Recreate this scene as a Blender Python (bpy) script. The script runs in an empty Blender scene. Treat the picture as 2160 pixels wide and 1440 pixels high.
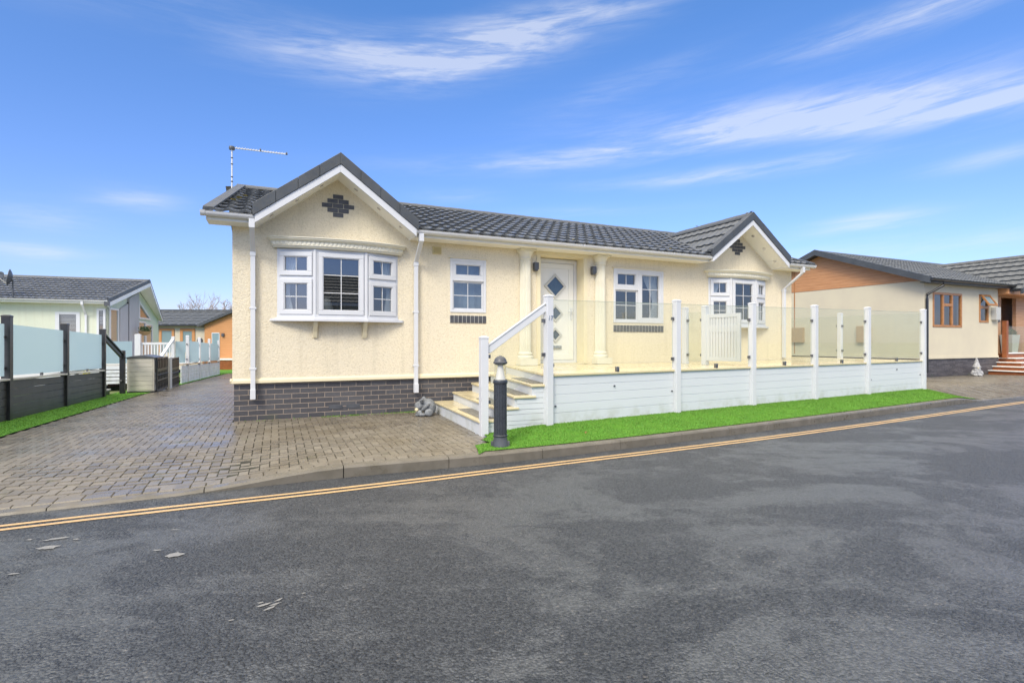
import bpy, bmesh, math, random, bisect
import numpy as np
from mathutils import Vector, Matrix, Euler
random.seed(7); rng = np.random.default_rng(7)
PI = math.pi; R = math.radians
scene = bpy.context.scene
C = scene.collection

# ------------------------------------------------------------------ camera
CAMZ = 1.19
cd = bpy.data.cameras.new('camera'); cam = bpy.data.objects.new('camera', cd); C.objects.link(cam)
cam.location = (0, 0, CAMZ); cam.rotation_euler = (R(90), 0, 0)
cd.sensor_width = 36; cd.lens = 36*1093/2160.0; cd.clip_end = 3000; cd.clip_start = .05
scene.camera = cam
scene.view_settings.view_transform = 'Standard'; scene.view_settings.look = 'None'
scene.view_settings.gamma = 1; scene.view_settings.use_curve_mapping = False
scene.view_settings.exposure = 0.78
SUN_EL, SUN_AZ = 41, 200          # azimuth clockwise from +Y: behind the camera, a little to the left
# ------------------------------------------------------------------ node helpers
class NT:
    def __init__(s, tree): s.t = tree; s.n = tree.nodes; s.l = tree.links
    def node(s, typ, ins=None, **kw):
        n = s.n.new(typ)
        for k, v in kw.items(): setattr(n, k, v)
        for k, v in (ins or {}).items(): s.put(n.inputs[k], v)
        return n
    def put(s, sock, v):
        if isinstance(v, bpy.types.Node): v = v.outputs[0]
        if isinstance(v, bpy.types.NodeSocket): s.l.new(v, sock)
        else: sock.default_value = v
    def m(s, op, a, b=None, c=None, clamp=False):
        n = s.n.new('ShaderNodeMath'); n.operation = op; n.use_clamp = clamp
        for i, v in enumerate((a, b, c)):
            if v is not None: s.put(n.inputs[i], v)
        return n.outputs[0]
    def mix(s, f, a, b, typ='MIX'):
        n = s.n.new('ShaderNodeMix'); n.data_type = 'RGBA'; n.blend_type = typ
        s.put(n.inputs[0], f); s.put(n.inputs[6], col(a)); s.put(n.inputs[7], col(b)); return n.outputs[2]
    def noise(s, vec, scale, detail=4, rough=.55, out=0, dist=0):
        n = s.node('ShaderNodeTexNoise', {'Scale': scale, 'Detail': detail, 'Roughness': rough, 'Distortion': dist})
        if vec is not None: s.put(n.inputs['Vector'], vec)
        return n.outputs[out]
    def ramp(s, f, stops):
        n = s.n.new('ShaderNodeValToRGB'); e = n.color_ramp.elements
        while len(e) < len(stops): e.new(.5)
        for i, (p, c) in enumerate(stops):
            e[i].position = p; e[i].color = col(c) if not isinstance(c, (int, float)) else (c, c, c, 1)
        s.put(n.inputs[0], f); return n.outputs[0]
    def mapr(s, v, a, b, c, d, smooth=True):
        n = s.n.new('ShaderNodeMapRange'); n.interpolation_type = 'SMOOTHSTEP' if smooth else 'LINEAR'
        for i, x in enumerate((v, a, b, c, d)): s.put(n.inputs[i], x)
        return n.outputs[0]
def col(c):
    if isinstance(c, (tuple, list)): return tuple(c) if len(c) == 4 else (*c, 1)
    return c

# ------------------------------------------------------------------ world: Nishita sky, thin cirrus, added unseen white cloud for fill light
w = bpy.data.worlds.new('World'); scene.world = w; w.use_nodes = True
N = NT(w.node_tree); N.n.clear()
sky = N.node('ShaderNodeTexSky', sky_type='NISHITA', sun_disc=False, sun_elevation=R(SUN_EL), sun_rotation=R(SUN_AZ),
             air_density=1.0, dust_density=.6, ozone_density=2.2, altitude=0)
tc = N.node('ShaderNodeTexCoord'); sp = N.node('ShaderNodeSeparateXYZ', {0: tc.outputs['Generated']})
X, Y, Z = sp.outputs
az = N.m('MULTIPLY', N.m('ARCTAN2', X, Y), 180/PI); el = N.m('MULTIPLY', N.m('ARCSINE', Z), 180/PI)
def lobe(a0, e0, rot, la, le, amp=1.0):
    da = N.m('SUBTRACT', az, a0); de = N.m('SUBTRACT', el, e0)
    c, s = math.cos(R(rot)), math.sin(R(rot))
    p = N.m('DIVIDE', N.m('ADD', N.m('MULTIPLY', da, c), N.m('MULTIPLY', de, s)), la)
    q = N.m('DIVIDE', N.m('SUBTRACT', N.m('MULTIPLY', de, c), N.m('MULTIPLY', da, s)), le)
    r2 = N.m('ADD', N.m('MULTIPLY', p, p), N.m('MULTIPLY', q, q))
    return N.m('MULTIPLY', N.m('EXPONENT', N.m('MULTIPLY', r2, -1)), amp)
L = [lobe(-17, 27.9, 2, 11, 1.8, .75), lobe(-5, 28.9, 12, 9, 2.0, 1.15), lobe(2, 30.6, 10, 16, 1.8, .95), lobe(12, 19.6, 3, 17, 1.0, 1.15), lobe(26, 21.3, -1, 14, 1.5, 1.05),
     lobe(37, 19.5, -3, 12, 1.3, 1.0), lobe(39, 26.5, 3, 10, 1.1, .95), lobe(41, 19.0, 0, 7, 1.2, .6), lobe(24, 16.6, 0, 12, .7, .8), lobe(34, 10.6, 4, 4.5, .9, .8),
     lobe(-36, 12.5, 4, 3.2, .9, .6), lobe(-42, 10, 2, 3, 1.1, .5), lobe(-43, 7.2, 0, 4, .7, .7), lobe(43, 14.6, 3, 4, .7, .5),
     lobe(38, 8.2, 0, 12, 1.0, .55), lobe(-30, 33, 20, 14, 2.5, .6), lobe(8, 13.8, 0, 9, .6, .25), lobe(12, 25.5, 12, 9, 1.2, .3), lobe(-6,15.5,0,4,.7,.35), lobe(-34,2.5,0,20,1.5,.4)]
acc = L[0]
for x in L[1:]: acc = N.m('ADD', acc, x)
uv = N.node('ShaderNodeCombineXYZ', {0: N.m('MULTIPLY', N.m('ADD', az, N.m('MULTIPLY', el, .9)), .042), 1: N.m('MULTIPLY', N.m('SUBTRACT', el, N.m('MULTIPLY', az, .07)), .36), 2: 0.0})
warp = N.noise(uv, 1.2, 3, .5, out=1)
uv2 = N.node('ShaderNodeVectorMath', {0: uv.outputs[0], 1: N.node('ShaderNodeVectorMath', {0: warp, 3: .5}, operation='SCALE').outputs[0]}, operation='ADD')
n1 = N.noise(uv2.outputs[0], 2.3, 9, .62)
cl = N.m('MULTIPLY', acc, N.m('ADD', .10, N.m('MULTIPLY', N.mapr(n1, .30, .80, 0, 1), .9)))
cl = N.m('MINIMUM', N.m('MULTIPLY', cl, .72), .50)
# added warm white cloud deck, out of view overhead and behind, lights the facade
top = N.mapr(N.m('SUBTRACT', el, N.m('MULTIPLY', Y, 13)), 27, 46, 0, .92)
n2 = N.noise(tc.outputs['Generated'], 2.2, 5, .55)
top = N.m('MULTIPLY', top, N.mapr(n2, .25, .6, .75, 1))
hue = N.mix(1.0, sky.outputs[0], (.55, .67, .94), 'MULTIPLY')
hz = N.mapr(el, -2, 40, 0, 1, False)
hue = N.mix(hz, N.mix(1.0, hue, (1.20, .96, 1.02), 'MULTIPLY'), N.mix(1.0, hue, (.90, 1.26, 1.24), 'MULTIPLY'))
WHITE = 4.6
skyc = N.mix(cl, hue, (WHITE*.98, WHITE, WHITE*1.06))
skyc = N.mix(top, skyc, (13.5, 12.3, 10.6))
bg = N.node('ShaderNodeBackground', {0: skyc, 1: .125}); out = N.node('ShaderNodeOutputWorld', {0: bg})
sd = bpy.data.lights.new('sun', 'SUN'); sd.energy = 1.65; sd.angle = R(18); sd.color = (1, .93, .82)
so = bpy.data.objects.new('sun', sd); C.objects.link(so)
dv = Vector((math.sin(R(SUN_AZ))*math.cos(R(SUN_EL)), math.cos(R(SUN_AZ))*math.cos(R(SUN_EL)), math.sin(R(SUN_EL))))
so.rotation_euler = dv.to_track_quat('Z', 'Y').to_euler()

# ------------------------------------------------------------------ materials
MATS = {}
def mat(name, color=(.5,.5,.5), rough=.5, spec=.5, metal=0, fn=None, **kw):
    if name in MATS: return MATS[name]
    m = bpy.data.materials.new(name); m.use_nodes = True; T = NT(m.node_tree)
    b = T.n['Principled BSDF']
    b.inputs['Base Color'].default_value = col(color); b.inputs['Roughness'].default_value = rough
    b.inputs['Specular IOR Level'].default_value = spec; b.inputs['Metallic'].default_value = metal
    for k, v in kw.items(): b.inputs[k].default_value = v
    T.b = b; T.tc = T.node('ShaderNodeTexCoord').outputs['Object']
    if fn: fn(T)
    MATS[name] = m; return m
def bump(T, h, strength=.5, dist=.01, prev=None):
    n = T.node('ShaderNodeBump', {'Height': h, 'Strength': strength, 'Distance': dist})
    if prev: T.put(n.inputs['Normal'], prev)
    T.put(T.b.inputs['Normal'], n.outputs[0]); return n.outputs[0]
def subtle(c1, c2, sc=3, bs=0, bd=.002, bsc=80, rv=None):
    def f(T):
        n = T.noise(T.tc, sc, 5, .6)
        T.put(T.b.inputs['Base Color'], T.mix(T.mapr(n, .3, .7, 0, 1), c1, c2))
        if rv: T.put(T.b.inputs['Roughness'], T.mapr(T.noise(T.tc, sc*1.7, 4), .3, .7, rv[0], rv[1]))
        if bs: bump(T, T.noise(T.tc, bsc, 3), bs, bd)
    return f
def stucco(c1, c2, s=1.0):
    def f(T):
        big = T.noise(T.tc, 1.1, 5, .6)
        v = T.node('ShaderNodeTexVoronoi', {'Vector': T.tc, 'Scale': 46.0}, feature='SMOOTH_F1'); v.inputs['Smoothness'].default_value = .6
        n = T.noise(T.tc, 42, 6, .62, dist=1.0); n3 = T.noise(T.tc, 150, 3)
        h = T.m('ADD', T.m('MULTIPLY', n, 1.0), T.m('ADD', T.m('MULTIPLY', v.outputs[0], -.5), T.m('MULTIPLY', n3, .25)))
        base = T.mix(T.mapr(big, .3, .7, 0, 1), c1, c2)
        crev = T.mapr(n, .38, .52, .26*s, 0)
        streakv = T.node('ShaderNodeMapping', {'Vector': T.tc, 'Scale': (9, 9, .5)})
        st = T.mapr(T.noise(streakv.outputs[0], 1, 4), .5, .75, 0, .24)
        T.put(T.b.inputs['Base Color'], T.mix(st, T.mix(crev, base, (.34, .27, .15)), (.45, .40, .28)))
        bump(T, h, .8*s, .010)
    return f
M = {}
M['cream'] = mat('cream roughcast render', rough=.85, spec=.25, fn=stucco((.76, .675, .50), (.73, .655, .50)))
M['cream_smooth'] = mat('smooth cream moulding', rough=.55, fn=subtle((.72, .69, .57), (.67, .64, .52), 4, .15, .001))
M['trim'] = mat('cream skirting trim', rough=.6, fn=subtle((.74, .66, .45), (.70, .62, .42), 5, .1, .001))
M['green'] = mat('pale green render', rough=.85, fn=stucco((.62, .65, .52), (.58, .62, .50), .4))
M['beige'] = mat('beige panelled wall', rough=.8, fn=subtle((.62, .56, .41), (.58, .52, .39), 1.2, .2, .003, 60))
M['upvc'] = mat('white upvc', rough=.35, fn=subtle((.63, .64, .655), (.59, .60, .615), 2.2, .04, .001, 30, (.28, .42)))
M['soffit'] = mat('white soffit board', rough=.5, fn=subtle((.80, .79, .74), (.76, .75, .70), 2))
def boards(T):
    n = T.noise(T.node('ShaderNodeMapping', {'Vector': T.tc, 'Scale': (1, 1, 14)}).outputs[0], 3, 5, .6)
    sp = T.node('ShaderNodeSeparateXYZ', {0: T.tc})
    dirt = T.m('MULTIPLY', T.mapr(sp.outputs[2], .06, .34, .6, 0), T.mapr(T.noise(T.tc, 5, 5), .4, .7, 0, 1))
    T.put(T.b.inputs['Base Color'], T.mix(dirt, T.mix(n, (.58, .61, .63), (.64, .66, .68)), (.40, .42, .34)))
    bump(T, n, .08, .002)
M['boards'] = mat('white composite boards', rough=.42, fn=boards)
M['darkboards'] = mat('charcoal composite boards', rough=.4, fn=subtle((.028, .030, .033), (.045, .048, .052), 4, .1, .002, 60))
M['black'] = mat('black satin metal', (.018, .019, .021), .35, fn=subtle((.016, .017, .019), (.028, .029, .032), 6))
M['blackpipe'] = mat('black plastic gutter', (.02, .022, .025), .3, fn=subtle((.018, .019, .022), (.03, .032, .035), 3))
def castiron(T):
    n = T.noise(T.tc, 9, 5); sp = T.node('ShaderNodeSeparateXYZ', {0: T.tc})
    T.put(T.b.inputs['Base Color'], T.mix(n, (.022, .027, .033), (.05, .058, .068)))
    T.put(T.b.inputs['Roughness'], T.mapr(T.noise(T.tc, 14, 4), .35, .65, .18, .42)); bump(T, T.noise(T.tc, 120, 3), .03, .001)
M['iron'] = mat('painted dark grey iron', rough=.3, fn=castiron)
M['greydk'] = mat('dark grey plastic', (.07, .075, .085), .4, fn=subtle((.06, .065, .075), (.09, .095, .105), 8))
M['clip'] = mat('steel glass clip', (.16, .16, .17), .35, metal=.7, fn=subtle((.10, .10, .11), (.25, .25, .26), 30))
M['chrome'] = mat('brushed steel', (.6, .6, .6), .25, metal=1, fn=subtle((.55, .55, .56), (.65, .65, .66), 20))
def tile(c1, c2, moss=.1, sheen=(.2, .5)):
    def f(T):
        n = T.noise(T.tc, 2.5, 6, .65); n2 = T.noise(T.tc, 260, 2); n3 = T.noise(T.tc, 9, 5, .7)
        base = T.mix(T.mapr(n, .3, .7, 0, 1), c1, c2)
        base = T.mix(T.mapr(n2, .45, .7, 0, .35), base, (.17, .18, .19))
        ms = T.m('MULTIPLY', T.mapr(n3, .60, .72, 0, 1), T.mapr(n, .5, .68, 0, moss*6))
        base = T.mix(T.m('MINIMUM', ms, .8), base, (.26, .24, .07))
        T.put(T.b.inputs['Base Color'], base)
        T.put(T.b.inputs['Roughness'], T.mapr(T.noise(T.tc, 16, 4), .35, .65, *sheen)); bump(T, n2, .35, .003)
    return f
M['tile'] = mat('dark granular roof tile', rough=.4, fn=tile((.068, .074, .079), (.115, .122, .128), .14, (.20, .40)))
M['tile2'] = mat('slate grey roof tile', rough=.4, fn=tile((.070, .078, .084), (.095, .105, .112), .03, (.35, .6)))
M['verge'] = mat('dark verge tile', rough=.5, fn=tile((.040, .046, .052), (.062, .070, .078), .0, (.35, .6)))
def brickf(c1, c2, mortar, bw=.225, rh=.075, ms=.012):
    def f(T):
        sp = T.node('ShaderNodeSeparateXYZ', {0: T.tc})
        v = T.node('ShaderNodeCombineXYZ', {0: T.m('ADD', sp.outputs[0], sp.outputs[1]), 1: sp.outputs[2], 2: 0.0})
        b = T.node('ShaderNodeTexBrick', {'Vector': v, 'Color1': col(c1), 'Color2': col(c2), 'Mortar': col(mortar), 'Scale': 1.0,
            'Mortar Size': ms*.5, 'Mortar Smooth': .15, 'Bias': -.1, 'Brick Width': bw, 'Row Height': rh})
        n = T.noise(T.tc, 22, 5, .7)
        c = T.mix(T.mapr(n, .3, .75, 0, .5), b.outputs[0], (.05, .05, .055), 'MULTIPLY')
        c = T.mix(.65, c, b.outputs[0])
        g = T.m('MULTIPLY', T.mapr(sp.outputs[2], .0, .12, .4, 0), T.mapr(T.noise(T.tc, 3, 5), .5, .7, 0, 1))
        T.put(T.b.inputs['Base Color'], T.mix(g, c, (.10, .13, .04)))
        T.put(T.b.inputs['Roughness'], T.mapr(n, .3, .7, .35, .7))
        bump(T, T.m('ADD', T.m('MULTIPLY', b.outputs[1], -1), T.m('MULTIPLY', n, .25)), .7, .006)
    return f
M['brick'] = mat('blue grey engineering brick', rough=.5, fn=brickf((.062, .061, .067), (.100, .098, .103), (.30, .245, .195), .24, .0775, .0105))
M['brick1'] = mat('single dark brick', rough=.5, fn=subtle((.050, .052, .060), (.085, .087, .095), 14, .3, .002, 60))
M['stonewall'] = mat('split slate cladding', rough=.5, fn=brickf((.06, .055, .06), (.13, .12, .125), (.03, .03, .03), .33, .05, .006))
def woodf(c1, c2, bh=.15):
    def f(T):
        sp = T.node('ShaderNodeSeparateXYZ', {0: T.tc})
        v = T.node('ShaderNodeMapping', {'Vector': T.tc, 'Scale': (1.2, 1.2, 22)})
        n = T.noise(v.outputs[0], 1.5, 6, .65, dist=.4)
        fr = T.m('FRACT', T.m('DIVIDE', sp.outputs[2], bh))
        gap = T.m('MAXIMUM', T.mapr(fr, 0, .07, 1, 0), T.mapr(fr, .95, 1, 0, 1))
        T.put(T.b.inputs['Base Color'], T.mix(T.m('MULTIPLY', gap, .5), T.mix(T.mapr(n, .3, .7, 0, 1), c1, c2), (c2[0]*.3, c2[1]*.3, c2[2]*.3)))
        bump(T, T.m('SUBTRACT', T.m('MULTIPLY', n, .3), gap), .5, .006)
    return f
M['wood'] = mat('orange timber cladding', rough=.5, fn=woodf((.58, .30, .14), (.46, .215, .09), .13))
M['woodpink'] = mat('pale cedar cladding', rough=.55, fn=woodf((.50, .29, .17), (.42, .23, .12), .11))
M['oak'] = mat('golden oak frame', rough=.35, fn=subtle((.45, .21, .07), (.34, .145, .045), 12, .05, .001))
M['redwood'] = mat('stained red brown deck timber', rough=.4, fn=subtle((.30, .095, .03), (.22, .065, .02), 8, .1, .001))
M['orangewall'] = mat('orange painted cladding', rough=.7, fn=woodf((.55, .27, .11), (.48, .225, .085), .14))
M['greyclad'] = mat('weathered grey vertical cladding', rough=.7, fn=lambda T: (
    T.put(T.b.inputs['Base Color'], T.mix(T.noise(T.node('ShaderNodeMapping', {'Vector': T.tc, 'Scale': (14, 14, .8)}).outputs[0], 2, 5), (.30, .29, .30), (.48, .47, .49)))))
def turf(T):
    n = T.mapr(T.noise(T.tc, 1.6, 6, .65), .35, .65, 0, 1)
    oi = T.node('ShaderNodeNewGeometry')
    T.put(T.b.inputs['Base Color'], T.mix(oi.outputs['Random Per Island'], T.mix(n, (.062, .160, .014), (.105, .255, .020)), (.17, .32, .05)))
    T.put(T.b.inputs['Roughness'], .6)
M['turf'] = mat('bright green turf', rough=.6, spec=.3, fn=turf)
M['turfbase'] = mat('turf backing', rough=.9, fn=subtle((.055, .19, .007), (.08, .25, .010), 9, .6, .01, 90))
def paver(T):
    g = T.node('ShaderNodeNewGeometry'); rnd = g.outputs['Random Per Island']
    n = T.noise(T.tc, .9, 5, .6); n2 = T.noise(T.tc, 60, 5, .7); n3 = T.noise(T.tc, 3.2, 6, .65)
    c = T.mix(rnd, (.152, .133, .102), (.225, .200, .158))
    c = T.mix(T.mapr(n, .42, .68, 0, .55), c, (.125, .098, .055))
    c = T.mix(T.mapr(n2, .4, .7, 0, .4), c, (.05, .045, .034))
    c = T.mix(T.mapr(n3, .60, .74, 0, .7), c, (.06, .08, .02))
    T.put(T.b.inputs['Base Color'], c)
    T.put(T.b.inputs['Roughness'], T.m('ADD', T.mapr(T.noise(T.tc, 1.7, 5, .6), .36, .62, .22, .41), T.m('MULTIPLY', rnd, .08)))
    bump(T, T.m('ADD', n2, T.m('MULTIPLY', T.noise(T.tc, 9, 3), .8)), .12, .003)
M['paver'] = mat('wet block paver', rough=.25, spec=.6, fn=paver)
M['joint'] = mat('jointing sand', rough=.85, fn=subtle((.030, .026, .020), (.026, .032, .014), 6, .4, .004))
M['kerb'] = mat('wet concrete kerb', rough=.4, fn=subtle((.165, .148, .118), (.12, .108, .082), 5, .35, .003, 110, (.25, .6)))
def asphalt(T):
    v = T.node('ShaderNodeTexVoronoi', {'Vector': T.tc, 'Scale': 80.0}); v2 = T.node('ShaderNodeTexVoronoi', {'Vector': T.tc, 'Scale': 75.0})
    n = T.noise(T.tc, 38, 6, .75); big2 = T.noise(T.tc, 4.5, 6, .7); big = T.noise(T.node('ShaderNodeMapping', {'Vector': T.tc, 'Rotation': (0, 0, .5), 'Scale': (.55, 1, 1)}).outputs[0], .9, 7, .68, dist=.7)
    wet = T.mapr(T.m('ADD', T.m('MULTIPLY', big, .72), T.m('MULTIPLY', big2, .28)), .43, .60, 0, 1)
    c = T.mix(v.outputs['Color'], (.013, .017, .022), (.110, .119, .126))
    c = T.mix(T.mapr(v2.outputs['Color'], .90, .95, 0, .6), c, (.20, .19, .175))
    c = T.mix(T.m('MULTIPLY', wet, .30), c, (.070, .077, .086))
    T.put(T.b.inputs['Base Color'], c)
    T.put(T.b.inputs['Roughness'], T.m('ADD', T.mapr(wet, 0, 1, .42, .25), T.m('MULTIPLY', n, .08)))
    h = T.m('ADD', T.m('MULTIPLY', v.outputs['Distance'], -1.0), T.m('ADD', T.m('MULTIPLY', n, 1.2), T.m('MULTIPLY', v2.outputs['Distance'], -1.0)))
    nb = T.node('ShaderNodeBump', {'Height': h, 'Strength': T.mapr(wet, 0, 1, 1.0, .40), 'Distance': .022})
    T.put(T.b.inputs['Normal'], nb.outputs[0])
M['asphalt'] = mat('wet asphalt', rough=.4, spec=.6, fn=asphalt)
def paint(c, k=.6):
    def f(T):
        n = T.noise(T.tc, 55, 5, .7); n2 = T.noise(T.tc, 2, 3)
        T.put(T.b.inputs['Base Color'], T.mix(T.mapr(n, .58, .70, 0, k), T.mix(n2, c, tuple(x*.85 for x in c)), (.10, .09, .07)))
        bump(T, n, .6, .006)
    return f
M['yellow'] = mat('worn yellow road paint', rough=.5, fn=paint((.58, .39, .19), .9))
M['whitepaint'] = mat('worn white road paint', rough=.5, fn=paint((.24, .24, .23), .8))
M['earth'] = mat('grassy ground', rough=.9, fn=subtle((.07, .12, .03), (.12, .14, .05), .6, .5, .05, 20))
M['beigeplastic'] = mat('beige ribbed plastic', rough=.5, fn=subtle((.50, .48, .42), (.45, .43, .38), 3))
M['stone'] = mat('weathered grey stone', rough=.7, fn=subtle((.11, .118, .125), (.24, .255, .265), 16, .35, .003, 60))
M['stonelt'] = mat('whitened cast stone', rough=.7, fn=subtle((.20, .20, .20), (.52, .52, .51), 22, .4, .004, 45))
M['muzzle'] = mat('cream painted stone', rough=.7, fn=subtle((.70, .62, .40), (.6, .52, .33), 20))
M['matgrey'] = mat('patterned rubber step mat', rough=.6, fn=lambda T: (
    T.put(T.b.inputs['Base Color'], T.mix(T.mapr(T.noise(T.tc, 45, 4, .6, dist=2.5), .45, .55, 0, 1), (.07, .07, .065), (.24, .23, .20))), bump(T, T.noise(T.tc, 45, 4, .6, dist=2.5), .5, .004)))
M['deck'] = mat('cream composite deck', rough=.16, spec=.6, fn=lambda T: (
    T.put(T.b.inputs['Base Color'], T.mix(T.noise(T.tc, 3, 5), (.66, .58, .36), (.60, .51, .31))),
    T.put(T.b.inputs['Roughness'], T.mapr(T.noise(T.tc, 2.5, 4), .3, .7, .10, .3))))
M['curtain'] = mat('white net curtain', (.75, .75, .74), .9, fn=subtle((.72, .72, .70), (.78, .78, .77), 8))
M['interior'] = mat('room interior', (.22, .20, .17), .9, fn=subtle((.20, .18, .15), (.26, .24, .20), 2))
M['leaf'] = mat('plant leaves', (.05, .10, .03), .6, fn=subtle((.03, .07, .03), (.07, .13, .04), 12))
M['terracotta'] = mat('terracotta', (.35, .13, .05), .7, fn=subtle((.35, .13, .05), (.28, .10, .04), 8))
M['bark'] = mat('pale bare twigs', (.36, .28, .25), .8, fn=subtle((.38, .31, .28), (.30, .24, .21), 3))
M['planter'] = mat('pale grey planter', (.45, .45, .42), .5, fn=subtle((.45, .45, .42), (.5, .5, .47), 3))
M['tan'] = mat('tan meter box', (.42, .27, .12), .5, fn=subtle((.42, .27, .12), (.37, .24, .11), 5))
M['leafdead'] = mat('fallen brown leaf', (.25, .08, .03), .6, fn=subtle((.25, .08, .03), (.35, .16, .07), 40))
def glassmat(name, tint, ior=1.5, dust=0, rough=0.0, dustc=(.7, .7, .6)):
    m = bpy.data.materials.new(name); m.use_nodes = True; T = NT(m.node_tree); T.n.clear()
    tr = T.node('ShaderNodeBsdfTransparent', {0: col(tint)}); gl = T.node('ShaderNodeBsdfGlossy', {0: (1, 1, 1, 1), 1: rough})
    geo = T.node('ShaderNodeNewGeometry'); dt = T.node('ShaderNodeVectorMath', {0: geo.outputs['Incoming'], 1: geo.outputs['Normal']}, operation='DOT_PRODUCT')
    f0 = ((ior-1)/(ior+1))**2
    f = T.m('ADD', f0, T.m('MULTIPLY', T.m('POWER', T.m('SUBTRACT', 1.0, T.m('ABSOLUTE', dt.outputs['Value'])), 5), 1-f0))
    mx = T.node('ShaderNodeMixShader', {0: f, 1: tr.outputs[0], 2: gl.outputs[0]})
    last = mx
    if dust:
        df = T.node('ShaderNodeBsdfDiffuse', {0: col(dustc)}); tl = T.node('ShaderNodeBsdfTranslucent', {0: col(dustc)})
        d2 = T.node('ShaderNodeMixShader', {0: .5, 1: df.outputs[0], 2: tl.outputs[0]})
        last = T.node('ShaderNodeMixShader', {0: dust, 1: mx.outputs[0], 2: d2.outputs[0]})
    T.node('ShaderNodeOutputMaterial', {0: last.outputs[0]}); MATS[name] = m; return m
M['pane'] = glassmat('window glass', (.62, .66, .68), 2.3, .03, .0, (.4, .55, .7))
M['clear'] = glassmat('clear balustrade glass', (.90, .93, .89), 1.5, .135, 0, (.62, .64, .52))
M['frost'] = glassmat('frosted balustrade glass', (.7, .8, .8), 1.5, .93, .1, (.38, .51, .56))
M['lens'] = glassmat('clear lens', (.95, .95, .90), 1.45, .14, .03, (.75, .72, .6))
M['lampcore'] = mat('white lamp core', (.75, .75, .78), .4, fn=subtle((.75, .75, .78), (.68, .68, .7), 10))

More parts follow.
